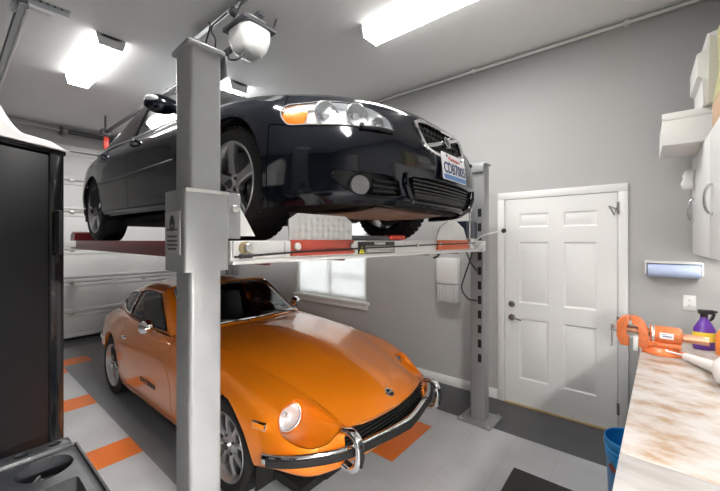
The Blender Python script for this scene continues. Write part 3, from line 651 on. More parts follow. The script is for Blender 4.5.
        # wheels and wells
        for wx in (0, -2.715):
            wheel(root, (wx, s*.868, .3235), .3235, .235, .243, 'five', M, s)
            b = MB(); A_ = .372
            b.ring_loft([[(wx+A_*math.cos(a), s*y, .323+A_*math.sin(a)) for a in np.linspace(-.3, PI+.3, 30)] for y in (.87, .48)], close=False)
            b.face([(wx+A_*math.cos(a), s*.48, .323+A_*math.sin(a)) for a in np.linspace(-.3, PI+.3, 30)]); b.build('wheel_well', M['dark'], root)
        b = MB(); b.box((-3.66, min(s*.40, s*.72), .70), (-3.45, max(s*.40, s*.72), .90), .03); b.build('tail_light', M['red'], root)
    # grille
    full = [(u, v, -1) for u, v in grille]+[(u, v, 1) for u, v in grille[::-1]]
    loop = [pt(side, max(u, 0), v, .004, s) for u, v, s in full]
    rows = region_surface(side, grille, .035, (-1, 1), 10)
    b = MB(); b.grid(rows[0]); b.grid(rows[1]); gr = b.build('grille', M['dark'], root, smooth=60)
    b = MB(); b.tube(loop, .011, 8, closed=True); b.build('grille_frame', M['chrome'], gr)
    b = MB()
    for v in (4.0, 4.25, 4.5, 4.72): b.tube([pt(side, abs(u), v, -.012, -1 if u < 0 else 1) for u in np.linspace(-1.06+.05*(4.72-v), 1.06-.05*(4.72-v), 21)], .005, 6)
    for u in np.linspace(-1.0, 1.0, 13): b.tube([pt(side, abs(u), v, -.012, -1 if u < 0 else 1) for v in np.linspace(3.85 if abs(u) < .9 else 4.1, 4.9, 6)], .005, 6)
    b.build('grille_mesh', M['trimblack'], gr)
    a0, a1 = pt(side, 1.0, 4.02, .004, -1), pt(side, .95, 4.84, .004, 1)
    b = MB(); b.tube([a0.lerp(a1, t)+V3((.012*math.sin(PI*t), 0, 0)) for t in np.linspace(0, 1, 9)], 1, prof=sweep_profile(.011, .006, .003), up=(1, 0, 0)); b.build('grille_slash', M['chrome'], gr)
    c = pt(side, 0, 4.42, .014); d = V3((.96, 0, .28)).normalized()
    b = MB(); b.lathe([(.026, 0), (.026, .010), (.038, .010), (.038, 0)], c, d, 32, close_prof=True); b.cyl(c+d*.002+V3((0, .024, .024)), c+d*.006+V3((0, .040, .040)), .006, .006); b.box(tuple(c+V3((-.002, .028, .036))), tuple(c+V3((.008, .046, .046)))); b.box(tuple(c+V3((-.002, .038, .026))), tuple(c+V3((.008, .046, .046)))); em = b.build('grille_emblem', M['chrome'], gr)
    b = MB(); b.lathe([(0, .006), (.026, .006)], c, d, 24); b.build('emblem_field', M['greybar'] if 'greybar' in M else M['darkmetal'], em)
    q = pt(side, .78, 4.1, .004, 1); b = MB(); b.box(tuple(q-V3((.004, .02, .012))), tuple(q+V3((.006, .02, .012))), .002); b.build('grille_badge', M['alloy'], gr)
    # lower intake
    full = [(u, v, -1) for u, v in intake]+[(u, v, 1) for u, v in intake[::-1]]
    b = MB()
    for s in (-1, 1): b.grid(region_surface(side, intake, .06, (s,), 10)[0])
    b.ring_loft([[pt(side, max(u, 0), v, -.002, s) for u, v, s in full], [pt(side, max(u, 0), v, -.062, s) for u, v, s in full]]); it = b.build('lower_intake', M['dark'], root)
    b = MB()
    for v in np.linspace(.9, 2.05, 7): b.tube([pt(side, abs(u), v, -.02, -1 if u < 0 else 1) for u in np.linspace(-1.42-.12*(v-2), 1.42+.12*(v-2), 21)], 1, prof=sweep_profile(.012, .006, .003), up=(0, 0, 1))
    b.build('intake_bars', M['trimblack'], it)
    # number plate
    py = .03; n = V3((1, 0, -.05)); fr = frame((.952, py, .425), (.0, 1, 0), (-.10, 0, 1)); fr.translation = V3((.953, py, .425))
    b = MB(); b.box((-.155, -.078, -.006), (.155, .078, .002), .002, fr); b.box((-.10, -.06, -.03), (.10, .06, -.004), 0, fr); pl = b.build('licence_plate', M['plate'], root)
    sgn = 1 if (fr.to_3x3() @ V3((0, 0, 1))).x > 0 else -1
    b = MB(); b.box((-.150, -.075, .0018), (.150, -.048, .0026), 0, fr); b.build('plate_band', M['plateblue'], pl)
    T = lambda x, y: fr @ Matrix.Translation((x, y, .003))
    lettering('plate_number', 'CDB7005', .088, T(0, -.012), M['plateink'], pl, .84, .0012)
    lettering('plate_state', 'Washington', .030, T(0, .048), M['platered'], pl, 1.1)
    for x in (-.10, .10): b = MB(); b.cyl(fr @ V3((x, .062, 0)), fr @ V3((x, .062, .006)), .007); b.build('plate_screw', M['darkmetal'], pl)
    # underside
    b = MB(); b.box((-3.5, -.70, .19), (.70, .66, .24), .02); b.box((-3.40, -.55, .24), (.55, .55, .62)); b.build('underbody', M['dark'], root)
    b = MB(); b.grid([[(x, y, .155+.02*abs(y)+max(0, x-.55)*.12) for x in np.linspace(.20, .70, 8)] for y in np.linspace(-.40, .40, 12)]); b.grid([[(x, y, .17+.02*abs(y)+max(0, x-.55)*.12) for x in np.linspace(.20, .70, 8)] for y in np.linspace(-.40, .40, 12)]); b.build('splash_shield', M['beige'], root)
    b = MB(); b.box((-.30, -.25, .14), (.06, .25, .24), .03); b.tube([(-.1, -.62, .22), (.0, -.3, .18), (.02, .3, .18), (-.1, .62, .22)], .022); b.tube([(-.3, .2, .17), (-1.5, .1, .16), (-3.0, .35, .2)], .03); b.build('running_gear', M['darkmetal'], root)
    # cabin
    b = MB(); b.box((-2.9, -.70, .28), (-.62, .70, .32)); b.box((-.90, -.70, .62), (-.55, .70, .93), .04); b.box((-2.95, -.68, .55), (-2.6, .68, .92), .03); b.build('interior', M['dark'], root)
    lining(root, gh, side, M['liner'], (1.0, 4.4), 2.2, (7.0, 10.5))
    for x, y in ((-1.35, -.37), (-1.35, .37), (-2.15, -.37), (-2.15, .37)):
        b = MB(); b.box((x-.28, y-.25, .33), (x+.22, y+.25, .52), .05); MM = Matrix.Translation((x-.24, y, .50)) @ Matrix.Rotation(math.radians(-16), 4, 'Y'); b.box((-.06, -.23, 0), (.06, .23, .56), .05, MM); b.box((-.05, -.13, .60), (.05, .13, .76), .04, MM); b.build('seat', M['seat'], root)
    return root
# ---------------------------------------------------------------- the four post lift
M.update(
 steel=mat('grey_powder_coat', (.31, .315, .32), .38, .25, noise=(3, (.28, .285, .29), .35, .65)), beamgrey=mat('pale_powder_coat', (.76, .755, .74), .35, .15), runway=mat('red_channel', (.17, .017, .02), .4, .1),
 redbar=mat('red_stop_bar', (.50, .075, .045), .4), tread=mat('tread_plate', (.68, .68, .67), .35, .6), bolt=mat('zinc_bolt', (.62, .62, .60), .3, .85), gold=mat('brass_bush', (.5, .40, .22), .3, .8),
 yellow=mat('sign_yellow', (.85, .78, .03), .5), ink=mat('sign_black', (.02, .02, .02), .5), cable=mat('black_cable', (.01, .01, .01), .5), redhandle=mat('red_handle', (.75, .05, .02), .35), greybar=mat('grey_bar', (.10, .10, .11), .4, .3))
LIFT = (-1.212, 1.8663); LROT = math.radians(-2.74)
def build_lift():
    root = empty('four_post_lift', (*LIFT, 0), LROT, 'grey four post car lift with red runways holding up the black sedan', 'car lift')
    yp, top = 1.2646, 2.318
    for x, fx in ((0, 1), (-4.7, -1)):
        for s in (-1, 1):
            y = s*yp
            b = MB(); b.prism([(-.066, -.057), (.066, -.057), (.066, .057), (-.066, .057)], .012, top-.004, 'xy')
            es = [e for e in b.bm.edges if abs(e.verts[0].co.z-e.verts[1].co.z) > 1]; bmesh.ops.bevel(b.bm, geom=es, offset=.014, segments=4, profile=.5, affect='EDGES')
            for v in b.bm.verts: v.co += V3((x, y, 0))
            po = b.build('post', M['steel'], root)
            b = MB(); b.box((x-.15, y-.15, 0), (x+.15, y+.15, .012), .002); bp = b.build('base_plate', M['steel'], po)
            for dx in (-.125, .125):
                for dy in (-.125, .125): b = MB(); b.cyl((x+dx, y+dy, .012), (x+dx, y+dy, .018), .018); b.cyl((x+dx, y+dy, .018), (x+dx, y+dy, .032), .011, n=6); b.build('anchor_bolt', M['bolt'], po)
            b = MB(); b.box((x-.078, y-.069, top-.004), (x+.078, y+.069, top+.016), .008); b.box((x-.05, y-s*.069-.006*s-.004, top-.07), (x+.05*0+.066, y-s*.069-.006*s+.004, top+.005), .002); b.build('post_cap', M['steel'], po)
            b = MB(); b.cyl((x+.02*fx, y, top+.016), (x+.02*fx, y, top+.03), .009); b.build('cap_bolt', M['bolt'], po)
            for k in range(11):
                z = .575+.131*k; yf = y-.0578 if s > 0 else y+.0578
                bx('lock_slot', (x+.024*fx-.016, yf-.002, z-.036), (x+.024*fx+.016, yf+.0015, z+.036), M['dark'], po)
            # carriage cover
            if s < 0:
                b = MB(); b.prism([(-.092, -.086), (.092, -.086), (.092, .074), (-.092, .074)], 1.525, 1.81, 'xy'); es = [e for e in b.bm.edges if abs(e.verts[0].co.z-e.verts[1].co.z) > .1]; bmesh.ops.bevel(b.bm, geom=es, offset=.012, segments=3, profile=.5, affect='EDGES')
                for v in b.bm.verts: v.co += V3((x, y, 0))
                cc = b.build('carriage_cover', M['steel'] if x < -1 else M['steel'], root)
                b = MB(); b.box((x+.093*fx-.003, y-.08, 1.80), (x+.093*fx+.003, y+.07, 1.812)); b.cyl((x+.04, y-.05, 1.81), (x+.04, y-.05, 1.818), .008); b.build('cover_lip', M['bolt'], cc)
                if x > -1:
                    b = MB(); b.box((x-.075, y-.089, 1.585), (x+.065, y-.0855, 1.735), .001); st = b.build('post_sticker', mat('sticker', (.42, .41, .40), .5), cc); st['label'] = 'pale grey instruction sticker with a round symbol'
                    b = MB(); b.lathe([(0, 0), (.018, 0)], (x-.005, y-.0895, 1.705), (0, -1, 0), 24); b.lathe([(.012, 0), (.026, 0)], (x-.005, y-.0895, 1.692), (0, -1, 0), 20); b.build('symbol', M['ink'], st)
                    b = MB()
                    for k, (z, w) in enumerate(((1.672, .05), (1.648, .045), (1.632, .045), (1.618, .05), (1.604, .04))): b.box((x-.005-w, y-.0898, z-.003), (x-.005+w, y-.089, z+.003))
                    b.build('sticker_lines', M['ink'], st)
            else:
                b = MB(); b.box((x-.08, y-.10, 1.545), (x+.08, y-.058, 1.63), .004); b.build('carriage', M['beamgrey'], root)
    # cross beams
    for x, f in ((0, 1), (-4.7, -1)):
        b = MB(); b.box((x-.045, -1.17, 1.545), (x+.060, 1.17, 1.633), .004); b.box((x+.03*f-.03, -1.17, 1.541), (x+.066*f+.012*f+.0, 1.17, 1.556), .003) if f > 0 else None
        cb = b.build('crossbeam', M['beamgrey'], root)
    for s in (-1, 1):
        y0, y1 = sorted((s*.44, s*.95))
        b = MB(); b.box((-5.08, y0, 1.522), (-.05, y0+.03, 1.633), .004); b.box((-5.08, y1-.03, 1.522), (-.05, y1, 1.633), .004); b.box((-5.08, y0+.001, 1.624), (-.05, y1-.001, 1.633), .002); rw = b.build('runway', M['runway'], root)
        b = MB(); b.prism([(-5.2, 1.60), (-4.9, 1.635), (-4.86, 1.74), (-4.95, 1.76), (-5.12, 1.745), (-5.20, 1.70)], y0+.02, y1-.02, 'xz'); b.build('rear_wheel_stop', M['runway'], root)
        b = MB(); b.box((-5.16, y0-.01, 1.56), (-5.09, y0+.05, 1.62)); b.build('runway_end_bracket', M['bolt'], root)
    # wheel stops
    for (ya, yb, h, ch), mt in (((-.90, -.50, 1.757, .05), 'near'), ((.37, .87, 1.785, .09), 'far')):
        red = M['redbar'] if mt == 'near' else mat('orange_stop_bar', (.78, .16, .05), .4)
        b = MB(); i = .0 if mt == 'near' else .10
        b.prism([(ya, 1.636), (yb, 1.636), (yb-i*.6, h-ch*.6), (yb-i-ch, h), (ya+i+ch, h), (ya+i*.6, h-ch*.6)], .052, .060, 'yz'); st = b.build('wheel_stop', M['tread'], root)
        b = MB()
        if mt == 'near':
            for k in range(11):
                for j in range(4):
                    yy, zz = ya+.025+k*.035, 1.652+j*.028
                    if zz > h-.02 or (zz > h-ch and (yy < ya+ch or yy > yb-ch)): continue
                    for d in (-.006, 0, .006):
                        a = .8 if (k+j) % 2 else -.8; MM = Matrix.Translation((.060, yy+d*math.sin(a), zz+d*math.cos(a)+0)) @ Matrix.Rotation(-a, 4, 'X'); b.box((-.001, -.010, -.0018), (.002, .010, .0018), 0, MM)
            b.build('tread_pattern', M['tread'], st)
        b = MB(); b.box((.066, ya, 1.566), (.075, yb, 1.637), .002); b.box((.052, ya+.0, 1.570), (.085, yb, 1.580), .002); b.build('stop_bar', red, st)
        for yy in (ya+.03, yb-.015):
            b = MB(); b.cyl((.075, yy, 1.607), (.088, yy, 1.607), .017 if mt == 'near' else .011, bev=.003); b.build('stop_bolt', M['white'], st)
    # roller box, bracket and chock plate at the near end
    b = MB(); b.box((.058, -1.165, 1.568), (.072, -.915, 1.632), .003); b.box((.058, -.935, 1.572), (.080, -.905, 1.628), .003); rb = b.build('roller_box', M['beamgrey'], root)
    b = MB(); b.cyl((.070, -1.118, 1.604), (.082, -1.118, 1.604), .026); b.build('roller_bush', M['gold'], rb)
    b = MB(); b.cyl((.082, -1.112, 1.606), (.098, -1.112, 1.606), .018, bev=.004); b.build('roller_bolt', M['bolt'], rb)
    b = MB(); b.box((.035, -1.185, 1.64), (.06, -1.128, 1.815), .004); br = b.build('bracket', M['steel'], root)
    b = MB(); b.cyl((.06, -1.155, 1.755), (.072, -1.155, 1.755), .014, bev=.003); b.build('bracket_bolt', M['bolt'], br)
    b = MB(); b.prism([(-1.13, 1.652), (-1.03, 1.652), (-1.122, 1.81), (-1.13, 1.81)], -.01, .0, 'yz'); b.build('chock_plate', M['beamgrey'], root)
    # release rod with its fittings and lever
    b = MB(); b.tube([(.092, -1.17, 1.572), (.092, -.9, 1.583), (.092, -.45, 1.593), (.092, .3, 1.606), (.092, .97, 1.614)], .0045, 6); rr = b.build('release_rod', M['cable'], root)
    b = MB(); b.cyl((.092, -1.15, 1.573), (.092, -1.10, 1.574), .009); b.build('rod_fitting', M['darkmetal'], rr)
    b = MB(); b.cyl((.092, .08, 1.592), (.092, .08, 1.612), .010); b.build('rod_fitting', M['bolt'], rr)
    b = MB(); b.tube(spline([(.06, .93, 1.605), (.11, .94, 1.64), (.16, .95, 1.675), (.21, .96, 1.69), (.30, .98, 1.709)], 5), .0065, 8); b.tube([(.06, .9, 1.60), (.12, .99, 1.60), (.10, 1.1, 1.62)], .009, 8); lv = b.build('release_lever', M['bolt'], root)
    b = MB(); b.sphere((.315, .984, 1.712), .019); b.build('lever_knob', M['ink'], lv)
    b = MB(); b.box((.03, .88, 1.57), (.085, .97, 1.65), .006); b.cyl((.05, 1.02, 1.60), (.10, 1.02, 1.60), .025); b.box((.02, 1.0, 1.565), (.09, 1.16, 1.60), .005); b.cyl((.06, .92, 1.65), (.06, .92, 1.92), .006); b.cyl((.06, .92, 1.86), (.06, .96, 1.90), .007); b.build('lever_bracket', M['bolt'], root)
    # warning sign
    b = MB(); b.box((.0605, -.455, 1.561), (.064, -.13, 1.628), .001); sg = b.build('warning_sign', M['ink'], root); sg['label'] = 'black warning sign with a yellow triangle'
    fr = frame((.0645, -.2925, 1.5945), (0, 1, 0), (0, 0, 1))
    b = MB(); b.box((-.105, -.028, 0), (.155, .010, .0006), 0, fr); b.build('sign_panel', mat('sign_grey', (.30, .29, .28), .5), sg)
    b = MB(); b.prism([(-.158, -.030), (-.112, -.030), (-.135, .008)], 0, .001, 'xy')
    for v in b.bm.verts: v.co = fr @ v.co
    b.build('sign_triangle', M['yellow'], sg)
    lettering('sign_mark', '!', .03, fr @ Matrix.Translation((-.135, -.014, .0014)), M['ink'], sg, 1, .001)
    lettering('sign_word', 'WARNING', .019, fr @ Matrix.Translation((.02, .022, .0006)), M['white'], sg, 1.1, .0006)
    b = MB()
    for k, w in enumerate((.11, .12, .10, .12)): b.box((-.09, .001-.008*k-.0015, .0006), (-.09+2*w, .001-.008*k+.0015, .0014), 0, fr)
    b.build('sign_lines', M['white'], sg)
    # cables on the far post
    b = MB(); b.tube(spline([(.0, 1.12, 1.56), (-.03, 1.12, 1.45), (-.08, 1.13, 1.32), (-.11, 1.13, 1.2), (-.06, 1.15, 1.11), (0, 1.2, 1.09)], 6), .007, 8); b.build('cable', M['cable'], root)
    b = MB(); b.tube([(.06, .85, 1.55), (.03, 1.0, 1.45), (.0, 1.2, 1.36)], .006, 8); b.build('cable', M['cable'], root)
    b = MB(); b.tube([(.062, .43, 1.55), (.075, .36, 1.52), (.085, .30, 1.515)], .008, 8); b.build('cable_end', M['cable'], root)
    b = MB(); b.box((-.06, .93, 1.655), (.03, 1.15, 1.80), .012); b.build('control_box', mat('dark_blue_box', (.02, .03, .05), .4), root)
    return root

# ---------------------------------------------------------------- the room
WY, XB, CZ, XF, YL = 3.645, -7.24, 3.482, .60, -3.4
def tile_mat(name, col, rough=.34):
    m = mat(name, col, rough); nt = m.node_tree; b = nt.nodes['Principled BSDF']; tc = nt.nodes.new('ShaderNodeTexCoord')
    w = nt.nodes.new('ShaderNodeTexWave'); w.inputs['Scale'].default_value = 22; w.inputs['Distortion'].default_value = 2.5; w.inputs['Detail'].default_value = 2; w.bands_direction = 'Y'
    n = nt.nodes.new('ShaderNodeTexNoise'); n.inputs['Scale'].default_value = 2.2; n.inputs['Detail'].default_value = 6
    nt.links.new(tc.outputs['Object'], w.inputs['Vector']); nt.links.new(tc.outputs['Object'], n.inputs['Vector'])
    bp = nt.nodes.new('ShaderNodeBump'); bp.inputs['Strength'].default_value = .25; bp.inputs['Distance'].default_value = .004
    nt.links.new(w.outputs['Fac'], bp.inputs['Height']); nt.links.new(bp.outputs['Normal'], b.inputs['Normal'])
    r = nt.nodes.new('ShaderNodeValToRGB'); r.color_ramp.elements[0].position = .3; r.color_ramp.elements[1].position = .75
    r.color_ramp.elements[0].color = (*[c*.86 for c in col], 1); r.color_ramp.elements[1].color = (*[min(1, c*1.1) for c in col], 1)
    nt.links.new(n.outputs['Fac'], r.inputs['Fac']); nt.links.new(r.outputs['Color'], b.inputs['Base Color'])
    return m
def build_room():
    wall = mat('wall_paint', (.45, .45, .445), .75, bump=(60, .06)); ceil = mat('ceiling_paint', (.92, .915, .905), .85, bump=(40, .08)); trim = mat('white_trim', (.80, .80, .79), .4)
    M['wall'], M['trim'] = wall, trim
    struct(bx('floor', (XB-.1, YL-.1, -.12), (XF+.1, WY+.1, -.004), mat('tile_seams', (.16, .16, .165), .8)))
    # interlocking tiles
    P = .3125; xs = [-2.99+P*k for k in range(-15, 13)]; xs = [x for x in xs if XB < x < XF]; xs = [XB]+xs+[XF]
    ys = [.99+P*k for k in range(-14, 4)]; ys = [YL]+[y for y in ys if y > YL]+[2.1075, 2.42, 2.7325, 3.045, 3.345, WY]
    b = MB(); oranges = [(-3.15, .83), (-4.40, .83), (-5.65, .83), (-5.95, 1.15), (-1.58, 2.26), (-1.58, 2.58), (-1.9, .5)]
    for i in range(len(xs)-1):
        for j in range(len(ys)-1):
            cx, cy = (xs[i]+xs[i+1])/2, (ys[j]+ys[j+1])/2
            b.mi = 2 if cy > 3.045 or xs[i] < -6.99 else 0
            if b.mi == 0 and .99 < cy < 3.0 and xs[i+1] < -2.0: b.mi = 3  # shadow under the cars put into the tile colour
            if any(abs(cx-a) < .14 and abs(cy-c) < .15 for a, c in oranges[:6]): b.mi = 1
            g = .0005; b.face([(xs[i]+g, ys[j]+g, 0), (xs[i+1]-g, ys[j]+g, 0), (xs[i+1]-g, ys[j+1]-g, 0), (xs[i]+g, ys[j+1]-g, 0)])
    o = b.build('floor_tiles', [tile_mat('light_tile', (.52, .525, .54)), tile_mat('orange_tile', (.80, .19, .03)), tile_mat('charcoal_tile', (.075, .077, .082)), tile_mat('shaded_tile', (.20, .205, .215))], smooth=0, recalc=False); struct(o); o.name = 'floor'
    struct(bx('ceiling', (XB-.1, YL-.1, CZ), (XF+.1, WY+.1, CZ+.1), ceil))
    # wall with the entry door and the window
    wx0, wx1, wz0, wz1 = -4.32, -2.885, .80, 2.05
    b = MB(); b.box((XB-.1, WY, -.1), (wx0, WY+.12, CZ)); b.box((wx1, WY, -.1), (XF+.1, WY+.12, CZ)); b.box((wx0, WY, -.1), (wx1, WY+.12, wz0)); b.box((wx0, WY, wz1), (wx1, WY+.12, CZ)); struct(b.build('wall_right', wall, smooth=0))
    gy0, gy1, gz = .38, 3.34, 3.10
    b = MB(); b.box((XB-.12, YL-.1, -.1), (XB, gy0, CZ)); b.box((XB-.12, gy1, -.1), (XB, WY, CZ)); b.box((XB-.12, gy0, gz), (XB, gy1, CZ)); struct(b.build('wall_back', wall, smooth=0))
    struct(bx('wall_front', (XF, YL-.1, -.1), (XF+.12, WY+.1, CZ), wall, smooth=0)); struct(bx('wall_left', (XB-.1, YL-.12, -.1), (XF+.1, YL, CZ), mat('dark_wall', (.16, .155, .15), .8), smooth=0))
    dx0, dx1, dz = -1.0768, -.161, 2.045
    struct(bx('baseboard_right', (XB, WY-.015, 0), (dx0-.075, WY, .10), trim, bev=.004))
    struct(bx('baseboard_back', (XB, gy1+.08, 0), (XB+.015, WY-.016, .10), trim, bev=.004))
    # conduit along the top of the wall
    b = MB(); b.cyl((-5.9, WY-.03, CZ-.035), (XF, WY-.03, CZ-.035), .014, n=12)
    for x in (-4.4, -2.9, -1.4, -.1): b.box((x-.015, WY-.052, CZ-.055), (x+.015, WY, CZ-.015), .003)
    struct(b.build('trim_1', trim))
    # entry door
    leaf = MB(); f = WY-.012; leaf.box((dx0, f+.012, .015), (dx1, f+.05, dz))
    W = dx1-dx0; sx = [dx0, dx0+.115, dx0+.415, dx0+W-.415, dx0+W-.115, dx1]
    sx = [dx0, dx0+.135, dx0+W/2-.065, dx0+W/2+.06, dx1-.145, dx1]; sz = [.015, .27, .865, 1.02, 1.62, 1.765, 1.90, dz]
    for a, c in ((0, 1), (2, 3), (4, 5)): leaf.box((sx[a], f, .015), (sx[c], f+.014, dz))
    for a, c in ((0, 1), (2, 3), (4, 5), (6, 7)):
        for q in ((1, 2), (3, 4)): leaf.box((sx[q[0]], f, sz[a]), (sx[q[1]], f+.014, sz[c]))
    for a, c in ((1, 2), (3, 4), (5, 6)):
        for q in ((1, 2), (3, 4)):
            x0, x1, z0, z1 = sx[q[0]], sx[q[1]], sz[a], sz[c]; R = lambda d, h: [(x0+d, f+h, z0+d), (x1-d, f+h, z0+d), (x1-d, f+h, z1-d), (x0+d, f+h, z1-d)]
            leaf.ring_loft([R(0, .001), R(.012, .008), R(.018, .008), R(.035, .002)], True, False, True)
    d = struct(leaf.build('door_1', trim, smooth=20))
    nick = mat('satin_nickel', (.45, .44, .42), .25, .9)
    b = MB(); kx = dx0+.065
    b.lathe([(.0, .014), (.03, .012), (.033, 0)], (kx, f, .865), (0, -1, 0), 24); b.cyl((kx, f, .865), (kx, f-.045, .865), .012); b.tube(spline([(kx, f-.045, .865), (kx+.03, f-.05, .868), (kx+.10, f-.048, .855)], 5), .009, 8); b.build('door_knob', nick, d)
    b = MB(); b.lathe([(0, .02), (.024, .018), (.032, .010), (.033, 0)], (kx, f, 1.0), (0, -1, 0), 24); b.build('deadbolt', nick, d)
    for z in (.21, .94, 1.91):
        b = MB(); b.cyl((dx1+.006, f-.008, z-.05), (dx1+.006, f-.008, z+.05), .008); b.box((dx1-.006, f-.003, z-.05), (dx1+.006, f, z+.05)); b.build('hinge', nick, d)
    b = MB(); b.tube([(dx1-.06, f-.012, 1.93), (dx1-.005, f-.05, 1.90), (dx1-.02, f-.04, 1.85), (dx1-.06, f-.012, 1.93)], .005, 6); b.cyl((dx1-.005, f-.05, 1.90), (dx1-.005, f-.02, 1.90), .01); b.build('hinge_stop', nick, d)
    b = MB(); b.box((dx0-.072, WY-.020, 0), (dx0-.004, WY, dz+.004), .005); b.box((dx1+.004, WY-.020, 0), (dx1+.072, WY, dz+.004), .005); b.box((dx0-.072, WY-.020, dz+.004), (dx1+.072, WY, dz+.072), .005); struct(b.build('trim_2', trim))
    struct(bx('trim_3', (dx0, WY-.03, 0), (dx1, WY, .014), mat('threshold', (.45, .33, .18), .5)))
    # window with a roller blind
    b = MB()
    fr = trim
    b.box((wx0, WY+.06, wz0), (wx0+.045, WY+.10, wz1)); b.box((wx1-.045, WY+.06, wz0), (wx1, WY+.10, wz1)); b.box((wx0, WY+.06, wz0), (wx1, WY+.10, wz0+.05)); b.box((wx0, WY+.06, wz1-.05), (wx1, WY+.10, wz1))
    xm = (wx0+wx1)/2; b.box((xm-.025, WY+.08, wz0), (xm+.025, WY+.115, wz1)); b.box((xm+.025, WY+.09, 1.10), (wx1-.045, WY+.115, 1.13))
    w = struct(b.build('window_1', trim, smooth=0))
    b = MB(); b.box((wx0+.04, WY+.094, wz0+.04), (wx1-.04, WY+.098, wz1-.04)); b.build('pane', M['glass'], w, smooth=0)
    bl = bpy.data.materials.new('blind_fabric'); bl.use_nodes = True; nt = bl.node_tree; nt.nodes.clear(); ou = nt.nodes.new('ShaderNodeOutputMaterial'); mx = nt.nodes.new('ShaderNodeMixShader'); mx.inputs[0].default_value = .55; df = nt.nodes.new('ShaderNodeBsdfDiffuse'); tr = nt.nodes.new('ShaderNodeBsdfTranslucent'); df.inputs[0].default_value = (.80, .80, .79, 1); tr.inputs[0].default_value = (.85, .85, .84, 1)
    nt.links.new(df.outputs[0], mx.inputs[1]); nt.links.new(tr.outputs[0], mx.inputs[2]); nt.links.new(mx.outputs[0], ou.inputs[0])
    b = MB(); b.box((wx0+.012, WY+.020, wz0+.012), (wx1-.012, WY+.022, wz1-.01)); b.build('blind', bl, w, smooth=0)
    b = MB(); b.box((wx0-.05, WY-.035, wz0-.035), (wx1+.05, WY+.05, wz0), .006); b.box((wx0-.03, WY-.018, wz0-.11), (wx1+.03, WY, wz0-.035), .005); b.build('window_sill', trim, w)
    # overhead door in the back wall
    gm = mat('garage_door_paint', (.86, .86, .85), .5); b = MB(); zz = [0.03, .44, .94, 1.48, 2.10, 2.62, gz]
    for z0, z1 in zip(zz[:-1], zz[1:]):
        b.box((XB-.05, gy0, z0+.006), (XB-.012, gy1, z1-.006), .006)
        m_ = .07
        n = 4; ww = (gy1-gy0)/n
        b.box((XB-.02, gy0, z0+.012), (XB+.004, gy1, z0+m_), .006); b.box((XB-.02, gy0, z1-m_), (XB+.004, gy1, z1-.012), .006)
    b.box((XB-.06, gy0-.03, 0), (XB-.045, gy1+.03, gz+.03))
    gd = struct(b.build('door_2', gm)); 
    bx('bottom_seal', (XB-.05, gy0, 0), (XB+.0, gy1, .03), M['rubber'], gd)
    for z in zz[1:-1]:
        for y in (1.35, 2.4):
            b = MB(); b.box((XB+.004, y-.03, z-.03), (XB+.012, y+.03, z+.03), .002); b.cyl((XB+.014, y-.03, z), (XB+.014, y+.03, z), .008); b.build('section_hinge', M['bolt'], gd)
    for z in (1.0, 2.12): bx('strut', (XB+.004, gy0+.03, z+.03), (XB+.035, gy1-.03, z+.055), gm, gd, bev=.004)
    b = MB(); b.box((XB, gy0-.09, 0), (XB+.02, gy0, gz+.09), .004); b.box((XB, gy1, 0), (XB+.02, gy1+.09, gz+.09), .004); b.box((XB, gy0-.09, gz), (XB+.02, gy1+.09, gz+.09), .004); struct(b.build('trim_4', trim))
    # torsion bar above it
    t = empty('torsion_shaft', (XB+.10, 1.9, 3.39), 0, 'metal torsion bar with a dark spring above the white overhead door', 'garage door spring')
    b = MB(); b.cyl((0, -1.65, 0), (0, 1.55, 0), .014); b.build('shaft', M['bolt'], t)
    b = MB(); b.cyl((0, -.62, 0), (0, .72, 0), .034); b.build('spring', M['greybar'], t)
    for y in (-1.55, -.70, .08, .80):
        b = MB(); b.box((-.10, y-.015, -.06), (.03, y+.015, .06), .004); b.build('shaft_bracket', M['greybar'], t)
    # door track hanging at the left
    t = empty('door_track', (-5.0, .33, 3.2), 0, 'galvanised overhead door track hung from perforated angle iron at top left', 'door track')
    gal = mat('galvanised', (.45, .47, .48), .35, .8)
    b = MB(); b.box((-2.1, -.016, -.03), (1.9, .03, -.024)); b.box((-2.1, .024, -.03), (1.9, .03, .03)); b.box((-2.1, -.016, .024), (1.9, .03, .03)); b.build('track', gal, t)
    b = MB(); b.box((-2.1, .018, -.042), (1.85, .036, -.031), .003); b.box((1.82, .031, -.012), (1.86, .15, .024), .003); b.build('track_edge', M['white'], t)
    def angle(p0, p1, nx):
        b = MB(); p0, p1 = V3(p0), V3(p1); d = p1-p0; L = d.length; fr = frame(p0, d, nx); b.box((0, -.018, -.0015), (L, .018, .0015), 0, fr); b.box((0, -.018, 0), (L, -.015, .034), 0, fr); return b, fr, L
    b, fr, L = angle((1.87, -.04, .045), (1.89, .24, .04), (1, 0, 0)); ai = b.build('angle_iron', gal, t)
    pass
    for k in range(7): b = MB(); b.cyl(fr @ V3((.02+.036*k, 0, -.003)), fr @ V3((.02+.036*k, 0, .003)), .008); b.build('hole', M['dark'], ai)
    for xx in (1.80, -1.5):
        b, fr, L = angle((xx, -.045, -.05), (xx, -.045, CZ-3.2), (1, 0, 0)); ai = b.build('hanger', gal, t)
        for k in range(8): b = MB(); b.cyl(fr @ V3((.03+.038*k, 0, -.003)), fr @ V3((.03+.038*k, 0, .003)), .008); b.build('hole', M['dark'], ai)

